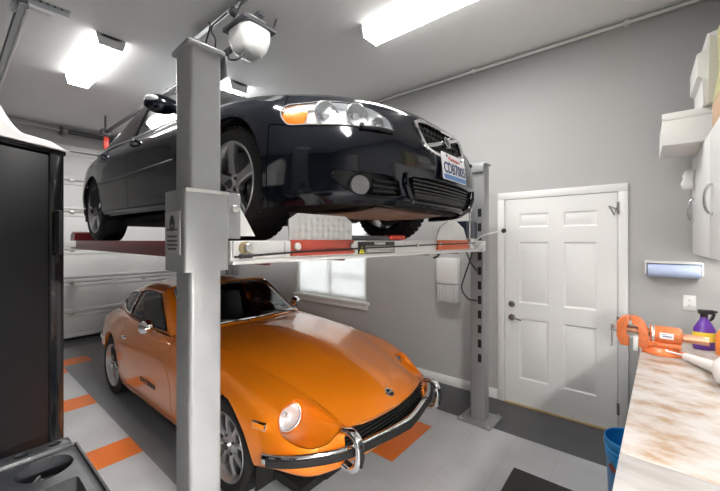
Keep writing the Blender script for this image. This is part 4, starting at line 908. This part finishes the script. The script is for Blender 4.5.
# ---------------------------------------------------------------- ceiling lights
def build_lights():
    metal = mat('fixture_white', (.75, .75, .74), .45)
    def make(label, k):
        dif = mat('light_diffuser', (.9, .9, .9), .4, emit=(1, .985, .96), es=LIGHT_E*k); dif2 = mat('light_diffuser_side', (.9, .9, .9), .4, emit=(1, .985, .96), es=LIGHT_E*.08*k)
        L_, W_ = 1.22, .215
        r = empty('ceiling_light', (0, 0, CZ), 0, label, 'ceiling light', 'fluorescent ceiling lights')
        b = MB(); b.box((-L_/2, -W_/2+.03, -.03), (L_/2, W_/2-.03, 0), .004); b.build('housing', metal, r)
        b = MB(); pr = [(-W_/2, -.028), (-W_/2+.004, -.04), (-W_/2+.02, -.10), (W_/2-.02, -.10), (W_/2-.004, -.04), (W_/2, -.028)]
        b.ring_loft([[(x, y, z) for y, z in pr] for x in (-L_/2+.015, L_/2-.015)], False, False, False)
        for f in b.bm.faces:
            if f.calc_center_median().z > -.09: f.material_index = 1
        b.mi = 1; b.face([(-L_/2+.015, -W_/2, -.028), (L_/2-.015, -W_/2, -.028), (L_/2-.015, W_/2, -.028), (-L_/2+.015, W_/2, -.028)]); b.build('diffuser', [dif, dif2], r, smooth=0)
        for s in (-1, 1):
            b = MB(); pr2 = [(-W_/2-.004, 0)]+[(y*1.02, z*1.03) for y, z in pr]+[(W_/2+.004, 0)]; b.prism(pr2, min(s*L_/2, s*(L_/2-.016)), max(s*L_/2, s*(L_/2-.016)), 'yz'); b.build('end_cap', metal, r)
        return r
    for x, y, k, lb in ((-4.32, .97, 1.1, 'white wraparound ceiling light nearest the back wall, above the black cabinet side'), (-1.25, 2.38, .8, 'white wraparound ceiling light at the top edge, nearest the entry door'),
                        (-4.24, 2.20, 1.9, 'white wraparound ceiling light glowing behind the black sedan and near lift post'), (-1.22, .97, 1., 'unseen wraparound ceiling light assumed over the near lift post to give front light')):  # last light is out of view, assumed to supply light from the front
        make(lb, k).location = (x, y, CZ)
    o = empty('garage_door_opener', (-2.24, 1.44, 3.08), 0, 'white garage door opener with black cables hanging from the ceiling', 'garage door opener')
    wl = mat('opener_lens', (.82, .82, .80), .35)
    b = MB(); rings = []
    for z, a_, c_ in ((.16, .10, .09), (.15, .17, .15), (.09, .20, .175), (.02, .20, .175), (-.05, .165, .145), (-.09, .10, .09), (-.10, .03, .03)):
        rings.append([(math.copysign(abs(math.cos(t))**.5, math.cos(t))*a_*.68, math.copysign(abs(math.sin(t))**.5, math.sin(t))*c_*.68, z) for t in np.linspace(0, 2*PI, 33)[:-1]])
    b.ring_loft(rings, True, True, True); b.build('cover', wl, o, smooth=60)
    gal = bpy.data.materials['galvanised']
    b = MB(); b.box((-.15, -.135, .085), (.15, .135, .12), .01); b.box((-.25, -.03, .15), (.16, .03, .18), .01); b.build('motor_chassis', M['greybar'], o)
    b = MB(); b.box((-3.88, .07, .13), (-.15, .105, .165), .003); b.build('rail', M['greybar'], o)
    b = MB(); b.box((-3.95, .03, .10), (-3.82, .15, .19), .01); b.box((-3.92, .08, .16), (-3.89, .10, CZ-3.08), .002); b.build('header_bracket', M['greybar'], o)
    b = MB(); b.tube([(-3.86, .088, .13), (-3.86, .088, .07)], .004, 6); b.box((-3.885, .055, -.10), (-3.835, .12, .075), .008); b.build('release_handle', M['redhandle'], o)
    b = MB(); b.box((-.85, -.02, CZ-3.08-.04), (.15, .02, CZ-3.08-.036)); b.box((-.85, .016, CZ-3.08-.04), (.15, .02, CZ-3.08)); b.box((-.33, .16, CZ-3.08-.04), (.08, .20, CZ-3.08-.036)) if 0 else None; b.build('ceiling_angle', gal, o)
    for (p0, p1) in (((-.1, -.10, .12), (-.1, .0, CZ-3.08-.038)), ((.12, .12, .12), (-.12, .33, CZ-3.08))):
        b = MB(); p0, p1 = V3(p0), V3(p1); fr = frame(p0, p1-p0, (1, 0, 0)); L = (p1-p0).length; b.box((0, -.016, -.0015), (L, .016, .0015), 0, fr); st = b.build('hanger', gal, o)
        for k in range(int(L/.04)): b = MB(); b.cyl(fr @ V3((.02+.04*k, 0, -.003)), fr @ V3((.02+.04*k, 0, .003)), .007); b.build('hole', M['dark'], st)
    b = MB(); b.cyl((.10, -.17, .10), (.10, -.205, .11), .03); b.build('cord_socket', M['ink'], o)
    b = MB(); b.tube(spline([(.02, -.19, .13), (-.10, -.24, .05), (-.06, -.23, -.05), (-.12, -.22, -.12), (-.16, -.25, -.06), (-.08, -.26, .04), (-.12, -.25, .09)], 6), .006, 6); b.tube(spline([(-.08, -.12, -.06), (-.04, -.14, -.15), (.03, -.10, -.15), (.05, -.06, -.06)], 6), .006, 6); b.build('power_cord', M['cable'], o)
# ---------------------------------------------------------------- things at the left
def build_left():
    f = V3((.459, -.889, 0)).normalized(); n = V3((.889, .459, 0)).normalized(); rz = math.atan2(f.y, f.x)
    gl = mat('gloss_black', (.006, .006, .007), .14, 0, .6)
    t = empty('tall_cabinet', (-1.753, .305, 0), rz, 'tall glossy black storage cabinet standing at the left edge', 'cabinet')
    # local x along the face, local y = n
    b = MB(); b.box((0, -.46, .05), (.38, -.022, 1.965), .004); b.box((.0, -.44, 0), (.38, -.04, .05)); b.build('body', gl, t)
    bx('door', (.057, -.02, .06), (.376, 0, 1.955), mat('satin_black', (.008, .008, .009), .38, 0, 0, .35), t, bev=.004)
    bx('side_rail', (.0, -.022, .05), (.052, -.004, 1.983), gl, t, bev=.003)
    b = MB(); b.box((.02, -.005, 1.58), (.038, .022, 1.75), .006); b.build('handle', M['trimblack'], t)
    bx('top', (-.004, -.465, 1.965), (.384, .002, 1.983), gl, t, bev=.004)
    # white sheet on top
    cloth = mat('white_cloth', (.78, .78, .77), .85, bump=(14, .2))
    b = MB(); rows = []; rnd = random.Random(3); N, K = 40, 22
    def hz(u, v):
        base = .018+.010*math.sin(9*u+3*v)+.008*math.sin(17*v+4*u)
        base += .21*max(0, min(1, (u-.12)/.12))**1.6*(1-.3*v)+.02*math.sin(28*u)*max(0, min(1, (u-.1)/.2))
        return base*min(1, (u+.012)/.035 if u < .03 else 1)
    for i in range(N+1):
        u = -.010+.39*i/N
        rows.append([(u, .012-.42*j/K, 1.984+max(.0, hz(max(u, 0), j/K))*min(1, .35+j/3)) for j in range(K+1)])
    b.grid(rows); b.grid([[(p[0], p[1], 1.984) for p in r] for r in rows]);
    b.ring_loft([[rows[i][0] for i in range(N+1)], [(rows[i][0][0], rows[i][0][1], 1.9835) for i in range(N+1)]], False)
    o = b.build('cloth', cloth, None, smooth=80, loc=(-1.753, .305, 0), rot=(0, 0, rz)); tag(o, 'white cloth bunched on top of the tall black cabinet', 'cloth')
    # tool cart
    pl = mat('cart_plastic', (.035, .037, .042), .42, bump=(90, .1)); 
    t = empty('tool_cart', (-1.10, .0, 0), 0, 'black tool cart with moulded tray top at the bottom left corner', 'tool cart')
    X0, X1, Y0, Y1, Z = -.375, .36, -.14, .289, .95
    b = MB(); b.box((X0, Y0, Z-.09), (X1, Y1, Z), .012); top = b.build('top', pl, t)
    def tool(fn):
        m = MB(); fn(m); return m.build('t', pl, t)
    cx, cy = -1.385+1.10, .195
    cut(top, [tool(lambda m: m.cyl((cx, cy, Z-.06), (cx, cy, Z+.05), .066, .066, 40)), tool(lambda m: m.box((-.17, .10, Z-.06), (.03, .25, Z+.05), .012)),
              tool(lambda m: m.box((-.33, -.11, Z-.04), (.20, .075, Z+.05), .02)), tool(lambda m: m.box((.08, .10, Z-.06), (.30, .25, Z+.05), .012))])
    rail = MB(); rail.box((X0-.055, -.02, Z-.04), (X0+.008, Y1-.012, Z+.012), .010); ra = rail.build('back_rail', pl, t)
    cut(ra, [tool(lambda m: m.cyl((X0-.024, .235, Z-.03), (X0-.024, .235, Z+.05), .017)), tool(lambda m: m.cyl((X0-.024, .155, Z-.03), (X0-.024, .155, Z+.05), .017))])
    b = MB(); b.tube([(X0-.03, -.03, Z-.005), (X0-.03, -.13, Z-.005)], .011, 10); b.build('handle', M['chrome'], t)
    b = MB(); b.tube([(X0+.004, Y0+.01, Z+.001), (X0+.004, Y1-.004, Z+.001), (X1-.004, Y1-.004, Z+.001)], .006, 6); b.build('edge_bead', M['trimblack'], t)
    bx('body', (X0+.03, Y0+.02, .16), (X1-.03, Y1-.03, Z-.088), gl, t, bev=.006)
    for z0, z1 in ((.18, .40), (.41, .60), (.61, .84)):
        d = bx('drawer', (X0+.05, Y1-.03, z0), (X1-.05, Y1-.012, z1), gl, t, bev=.004); bx('handle', (X0+.1, Y1-.012, z1-.03), (X1-.1, Y1, z1-.012), M['alloy'], d, bev=.003)
    for x in (X0+.09, X1-.09):
        for y in (Y0+.09, Y1-.09):
            b = MB(); b.cyl((x, y-.02, .06), (x, y+.02, .06), .06, n=24, bev=.008); b.box((x-.03, y-.03, .06), (x+.03, y+.03, .16), .005); b.build('caster', M['rubber'], t)
    o = MB(); 
    for k, (dx, dy, a, L) in enumerate(((-.01, .01, .4, .07), (.015, -.012, 1.7, .06), (-.02, -.02, 2.6, .05))):
        d = V3((math.cos(a), math.sin(a), 0))*L/2; c = V3((cx+dx, cy+dy, Z-.053+.006*k)); o.cyl(c-d, c+d, .0045, n=8)
    o = o.build('screws', M['bolt'], None, loc=(-1.10, 0, 0)); o.name = 'loose_screws'; tag(o, 'few loose silver screws in the round well of the black cart top', 'screws', None, 'stuff')

# ---------------------------------------------------------------- bench corner
def bottle_profile(): return [(0, 0), (.042, 0), (.046, .006), (.047, .10), (.044, .135), (.030, .17), (.018, .195), (.016, .215)]
def build_bench():
    wood = mat('stained_board', (.50, .47, .455), .5, 0, .1, noise=(3.4, (.27, .18, .12), .38, .80, (2.2, 3.2, 1))); wood2 = mat('whitewashed_board', (.46, .45, .435), .5, 0, .15, noise=(4, (.36, .33, .31), .45, .7, (1, 4, 1)))
    r = [n for n in wood.node_tree.nodes if n.type == 'VALTORGB'][0].color_ramp
    for p, c in ((.47, (.46, .42, .39)), (.56, (.41, .34, .29)), (.64, (.34, .23, .145))): r.elements.new(p).color = (*c, 1)
    grey = mat('bench_grey', (.16, .16, .165), .5)
    t = empty('workbench', (.283, 2.0, 0), math.radians(-2.0), 'workbench with a worn stained whitewashed board top at the lower right', 'workbench')
    x0, x1, y0, y1, Z = -.322, .265, -1.25, 1.30, .92
    sp = -.56
    bx('worktop', (x0, sp+.0015, Z-.035), (x1, y1, Z), wood, t, bev=.003); bx('worktop', (x0, y0, Z-.035), (x1, sp-.0015, Z), wood2, t, bev=.003)
    bx('apron', (x0+.03, y0+.02, Z-.14), (x0+.06, y1-.02, Z-.035), grey, t, bev=.003)
    for y in (y0+.08, y1-.06):
        for x in (x0+.05, x1-.06): bx('leg', (x-.035, y-.035, 0), (x+.035, y+.035, Z-.035), grey, t, bev=.004)
    bx('shelf', (x0+.20, y0+.08, .25), (x1-.02, y1-.06, .28), grey, t, bev=.003)
    # ---- vise
    vo = mat('vise_orange', (.78, .20, .055), .42, .1, .2, noise=(30, (.62, .16, .05), .4, .65)); cop = mat('copper_tone', (.62, .32, .20), .32, .6); sv = mat('jaw_steel', (.62, .61, .59), .3, .85)
    t = empty('bench_vise', (0, 2.90, Z+.0015), 0, 'orange bench vise bolted to the far corner of the workbench', 'vise')
    def jaw(poly, y=.042, m=vo, name='jaw', bev=.006):
        b = MB(); b.prism(poly, -y, y, 'xz', bev); return b.build(name, m, t)
    jaw([(-.132, .075), (-.132, .165), (-.105, .205), (-.062, .218), (-.062, .19), (-.07, .165), (-.07, .155), (-.085, .15), (-.085, .10), (-.066, .085), (-.066, .02), (-.11, .02)], name='moving_jaw')
    jaw([(-.058, .218), (-.02, .212), (.012, .185), (.030, .14), (.036, .075), (.030, .0), (-.012, .0), (-.02, .02), (-.012, .09), (-.016, .155), (-.05, .165), (-.05, .19), (-.058, .19)], name='fixed_jaw')
    b = MB(); b.box((-.068, -.045, .168), (-.061, .045, .19)); b.box((-.059, -.045, .168), (-.052, .045, .19)); b.build('jaw_plates', sv, t)
    b = MB(); b.cyl((-.085, 0, .125), (.05, 0, .125), .020); b.build('slide_screw', cop, t)
    b = MB(); b.box((-.088, -.03, .07), (.05, .03, .1), .004); b.build('slide', sv, t)
    b = MB(); b.lathe([(0, .04), (.055, .04), (.060, .046), (.060, .062), (.054, .066), (.054, .175), (.048, .188), (.03, .192), (0, .192)], (0, 0, .115), (1, 0, 0), 36); bd = b.build('body', vo, t)
    b = MB(); b.lathe([(.0605, .047), (.0615, .05), (.0615, .058), (.0605, .061)], (0, 0, .115), (1, 0, 0), 36); b.build('body_ring', sv, bd)
    lb = MB(); lb.grid([[(x, -.0552*math.cos(a), .115+.0552*math.sin(a)) for x in (.085, .15)] for a in np.linspace(-.25, .42, 8)]); lb = lb.build('label', M['white'], bd); 
    b = MB(); b.grid([[(x, -.0556*math.cos(a), .115+.0556*math.sin(a)) for x in (.098, .142)] for a in np.linspace(.0, .10, 4)]); b.grid([[(x, -.0556*math.cos(a), .115+.0556*math.sin(a)) for x in (.09, .12)] for a in np.linspace(.22, .28, 3)]); b.build('label_print', M['plateink'], lb)
    b = MB(); b.cyl((.19, 0, .112), (.31, 0, .108), .026, bev=.003); b.build('bar', cop, t)
    b = MB(); b.prism([(.02, .042), (.19, .042), (.18, .075), (.03, .075)], -.05, .05, 'xz', .008); b.lathe([(.10, .0), (.10, .012), (.085, .018), (.07, .042), (0, .042)], (.10, 0, 0), (0, 0, 1), 36); b.box((-.02, -.05, 0), (.22, .05, .016), .006); b.build('swivel_base', vo, t)
    b = MB(); b.cyl((.11, -.062, .03), (.20, -.10, .028), .006); b.cyl((.105, -.06, .03), (.125, -.068, .03), .012); b.cyl((-.01, -.07, .0), (-.01, -.07, .03), .01); b.build('lock_lever', sv, t)
    b = MB(); b.cyl((-.132, 0, .115), (-.168, 0, .115), .013); b.cyl((-.158, -.03, .13), (-.152, .0, .13), .008); b.cyl((-.155, -.012, .14), (-.16, -.01, .01), .006); b.sphere((-.16, -.01, .006), .010); b.sphere((-.155, -.012, .144), .010); b.build('handle', sv, t)
    b = MB(); b.box((-.045, -.06, .0), (-.02, -.02, .085), .004); b.build('white_pad', M['white'], t)
    # ---- bottles
    pur = mat('purple_plastic', (.11, .03, .32), .3, 0, .3)
    t = empty('spray_bottle', (.315, 3.18, Z), .3, 'purple spray bottle with a black trigger and yellow label behind the vise', 'spray bottle')
    b = MB(); rings = []
    for r, z in bottle_profile(): rings.append([(r*1.25*math.cos(a), r*.8*math.sin(a), z) for a in np.linspace(0, 2*PI, 33)[:-1]])
    b.ring_loft(rings, True, True, True); b.build('bottle', pur, t, smooth=60)
    b = MB(); b.ring_loft([[(.0478*1.25*math.cos(a), .0478*.8*math.sin(a), z) for a in np.linspace(0, 2*PI, 33)[:-1]] for z in (.055, .115)]); b.build('label', mat('yellow_label', (.80, .62, .06), .5), t)
    b = MB(); b.cyl((0, 0, .212), (0, 0, .232), .019); b.box((-.03, -.012, .23), (.05, .012, .26), .006); b.prism([(.045, .232), (.056, .236), (.046, .20), (.030, .185), (.026, .19), (.036, .21)], -.008, .008, 'xz'); b.cyl((.05, 0, .248), (.064, 0, .248), .008); b.build('trigger_head', M['trimblack'], t)
    t = empty('bottle', (.40, 3.08, Z), 0, 'orange bottle at the right edge beside the purple spray bottle', 'bottle')
    b = MB(); b.lathe([(0, 0), (.042, 0), (.045, .006), (.045, .12), (.03, .155), (.018, .165)], n=32); b.build('bottle_body', mat('orange_plastic', (.85, .25, .05), .35), t)
    b = MB(); b.cyl((0, 0, .163), (0, 0, .19), .02, bev=.003); b.build('cap', M['trimblack'], t)
    # ---- white tool
    wt = mat('white_plastic', (.80, .79, .77), .35, 0, .2)
    t = empty('power_tool', (.41, 2.46, Z), 0, 'white plastic tool with a tapered nozzle lying on the bench beside the vise', 'tool')
    b = MB(); rings = []
    for x, a, h, z in ((-.14, .005, .005, .07), (-.132, .05, .045, .062), (-.10, .085, .068, .068), (-.02, .10, .082, .082), (.08, .095, .08, .08), (.15, .06, .05, .07), (.165, .006, .006, .07)):
        rings.append([(x, -.02+a*1.7*math.cos(q), z+h*math.sin(q)) for q in np.linspace(0, 2*PI, 29)[:-1]])
    b.ring_loft(rings, True, True, True); b.build('housing', wt, t, smooth=60)
    b = MB(); b.cyl((-.165, .25, .033), (-.08, .06, .05), .026, .036, bev=.003); b.cyl((-.21, .33, .028), (-.165, .25, .033), .022, .026); b.build('nozzle', wt, t)
    # ---- bucket
    blue = mat('blue_plastic', (.018, .28, .66), .35, 0, .2)
    t = empty('bucket', (-.04, 2.745, 0), 0, 'blue plastic bucket on the floor against the workbench front', 'bucket')
    b = MB(); b.lathe([(0, 0), (.125, 0), (.130, .008), (.140, .24), (.147, .275), (.147, .285), (.142, .288), (.1425, .305), (.150, .309), (.150, .318), (.143, .322), (.144, .340), (.152, .344), (.153, .381), (.149, .385), (.145, .38), (.140, .30), (.126, .012), (0, .010)], n=48); b.build('pail', blue, t)
    b = MB(); d = V3((-.74, -.67, 0)).normalized(); sd = V3((.67, -.74, 0)); c = d*.1400+V3((0, 0, .215)); b.face([c+sd*-.035, c+V3((0, 0, -.035))-d*.001, c+sd*.035, c+V3((0, 0, .035))+d*.003]); b.build('emblem', mat('bucket_emblem', (.30, .07, .04), .5), t)
    b = MB(); b.tube(spline([(-.152, 0, .32), (-.15, .05, .34), (-.10, .12, .335), (0, .158, .33), (.1, .12, .335), (.15, .05, .34), (.152, 0, .32)], 5), .004, 6); b.build('handle', M['bolt'], t)
    # ---- mat
    o = MB(); o.box((-.71, 1.75, .0), (-.08, 2.60, .012), .004); o = o.build('floor_mat', mat('mat_rubber', (.035, .035, .032), .8, bump=(120, .3))); tag(o, 'dark rubber mat on the floor in front of the workbench', 'mat')
    # ---- on the walls
    t = empty('towel_roll', (.184, WY, 1.40), 0, 'roll of blue shop towels in a white holder on the grey wall', 'paper roll')
    b = MB(); b.cyl((-.15, -.07, 0), (.15, -.07, 0), .052, n=32); b.build('roll', mat('blue_paper', (.52, .62, .86), .8, bump=(40, .2)), t)
    b = MB(); b.box((-.168, -.09, -.03), (-.155, 0, .062), .004); b.box((.155, -.09, -.03), (.168, 0, .062), .004); b.box((-.168, -.012, .0), (.168, .001, .07), .004); b.box((-.168, -.10, .056), (.168, -.0, .066), .003); b.build('holder', M['white'], t)
    t = empty('wall_outlet', (.281, WY, 1.155), 0, 'white electrical outlet on the wall above the purple spray bottle', 'outlet')
    b = MB(); b.box((-.036, -.006, -.058), (.036, 0, .058), .003); pl = b.build('cover_plate', M['white'], t)
    for z in (-.02, .02):
        b = MB(); b.lathe([(0, .009), (.016, .009), (.017, .005)], (0, 0, z), (0, -1, 0), 24); so = b.build('socket', M['trim'], pl)
        b = MB(); b.box((-.007, -.0098, z-.004), (-.005, -.0088, z+.006)); b.box((.005, -.0098, z-.004), (.007, -.0088, z+.006)); b.build('slots', M['ink'], so)
    t = empty('wall_box', (-1.675, WY, .95), 0, 'white plastic box with ribbed lower half on the wall beside the far lift post', 'wall unit')
    b = MB(); b.box((-.125, -.11, .20), (.125, 0, .49), .02); b.build('housing', M['white'], t)
    b = MB(); b.box((-.12, -.10, 0), (.12, 0, .20), .012)
    for k in range(8): b.box((-.105+.03*k-.008, -.108, .012), (-.105+.03*k+.008, -.098, .19), .003)
    b.build('grille', mat('grille_grey', (.55, .55, .55), .5), t)
    # ---- wall cabinets
    cw = mat('cabinet_white', (.80, .80, .79), .4)
    for ya, yb, lb in ((2.76, 3.62, 'white wall cabinet at the right edge, the far unit next to the grey wall'), (1.88, 2.755, 'white wall cabinet at the right edge, the near unit cut off by the frame'), (-.25, .63, 'unseen white wall cabinet added beyond the right edge to hold a fill lamp')):  # last unit is unseen, added to carry a front fill lamp
        t = empty('wall_cabinet', (.295, ya, 1.53), 0, lb, 'cabinet'); L = yb-ya
        bx('body', (.02, 0, 0), (.303, L, .72), cw, t, bev=.002); d = bx('door', (0, .004, .004), (.019, L-.004, .716), cw, t, bev=.003)
        b = MB(); yy = L-.11; b.tube(spline([(0, yy, .25), (-.018, yy, .258), (-.032, yy, .30), (-.032, yy, .36), (-.018, yy, .402), (0, yy, .41)], 5), .007, 8); b.build('handle', M['alloy'], d)
        b = MB(); b.box((.10, .08, -.022), (.17, L-.08, 0), .004); lp = b.build('lamp', M['white'], t); bx('lamp_tube', (.112, .10, -.055 if ya < 0 else -.026), (.158, L-.10, -.022), mat('under_light', (.9, .9, .9), .4, emit=(1, .97, .92), es=UNDER_E*(17 if ya < 0 else 1)), lp)  # the unseen unit's much stronger tube is added front fill
        if ya < 0: bx('light_cutoff_lip', (.0, 0, -.045), (.02, L, 0), cw, t)  # lip added to cut off the fill lamp's upward light
    card = mat('white_card', (.80, .80, .78), .7); t = empty('carton', (.10, 2.98, 2.25), 0, 'long white carton overhanging the wall cabinet top', 'box')
    bx('box_body', (0, 0, 0), (.49, .46, .20), card, t, bev=.004); b = MB(); b.box((.0, -.003, .16), (.49, .46, .206), .002); b.build('lid', card, t)
    t = empty('carton', (.285, 2.90, 2.457), 0, 'tall white carton with a torn side standing above the long white carton', 'box')
    b = MB(); b.prism([(0, 0), (.29, 0), (.29, .49), (.02, .43), (.02, .34), (-.025, .32), (-.025, .18), (.0, .17)], .04, .44, 'xz', .004); b.build('box_body', card, t)
    b = MB(); b.prism([(.02, .0), (.05, .02), (.075, .28), (.06, .40), (.03, .42)], .036, .04, 'xz'); b.build('torn_flap', mat('pale_card', (.72, .70, .58), .8), t)
    t = empty('carton', (.312, 2.42, 2.252), 0, 'yellow and tan carton at the right edge above the wall cabinets', 'box')
    bx('box_body', (0, 0, .0), (.24, .40, .16), mat('tan_card', (.62, .42, .28), .75), t, bev=.004); b = MB(); b.prism([(0.0, .16), (.24, .16), (.24, .62), (.02, .58), (.03, .35)], .02, .40, 'xz', .004); b.build('upper_box', mat('yellow_card', (.55, .52, .28), .75), t)
    b = MB(); rings = []
    for z, a, x in ((-.10, .008, 0), (-.09, .03, 0), (-.05, .036, -.005), (-.02, .028, 0), (.01, .036, .006), (.04, .026, .01), (.055, .006, .012)): rings.append([(x+a*math.cos(q), a*.9*math.sin(q)+.004*math.sin(3*q), z) for q in np.linspace(0, 2*PI, 21)[:-1]])
    b.ring_loft(rings, True, True, True); o = b.build('rag', M['white'], None, smooth=80, loc=(.258, 3.45, 2.10)); tag(o, 'white rag hanging at the front corner of the far wall cabinet', 'cloth')
    # ---- grey bar with a red grip lying on the lift beam
    t = empty('pry_bar', (LIFT[0], LIFT[1], 1.634), LROT, 'dark grey bar with a bright red handle lying on top of the lift beam', 'tool')
    b = MB(); b.box((-.03, -.48, .0), (.03, -.12, .028), .006); b.build('bar', M['greybar'], t)
    b = MB(); b.box((-.02, -.14, .004), (.035, .03, .034), .010); b.box((-.022, -.06, .002), (.037, -.04, .036), .004); b.build('grip', M['redhandle'], t)

# ---------------------------------------------------------------- camera and world
def build_camera():
    cam = bpy.data.cameras.new('camera'); cam.sensor_width = 36; cam.lens = 343.09/720*36; cam.shift_y = (240.7-245.5)/720; cam.clip_start = .02
    o = bpy.data.objects.new('camera', cam); COL.objects.link(o); o.location = (0, 0, 1.633); o.rotation_euler = (PI/2, 0, math.radians(39.43)); SC.camera = o
    w = bpy.data.worlds.new('world'); SC.world = w; w.use_nodes = True; nt = w.node_tree; nt.nodes['Background'].inputs[0].default_value = (.95, .97, 1, 1); nt.nodes['Background'].inputs[1].default_value = SKY_E
    SC.view_settings.view_transform = 'Standard'; SC.view_settings.look = 'None'; SC.view_settings.gamma = 1; SC.view_settings.use_curve_mapping = False; SC.view_settings.exposure = EXPOSURE
LIGHT_E, UNDER_E, SKY_E, EXPOSURE = 6.5, 2.8, .7, 3.4
build_room(); build_lights(); build_lift(); build_coupe(); build_saloon(); build_left(); build_bench(); build_camera()
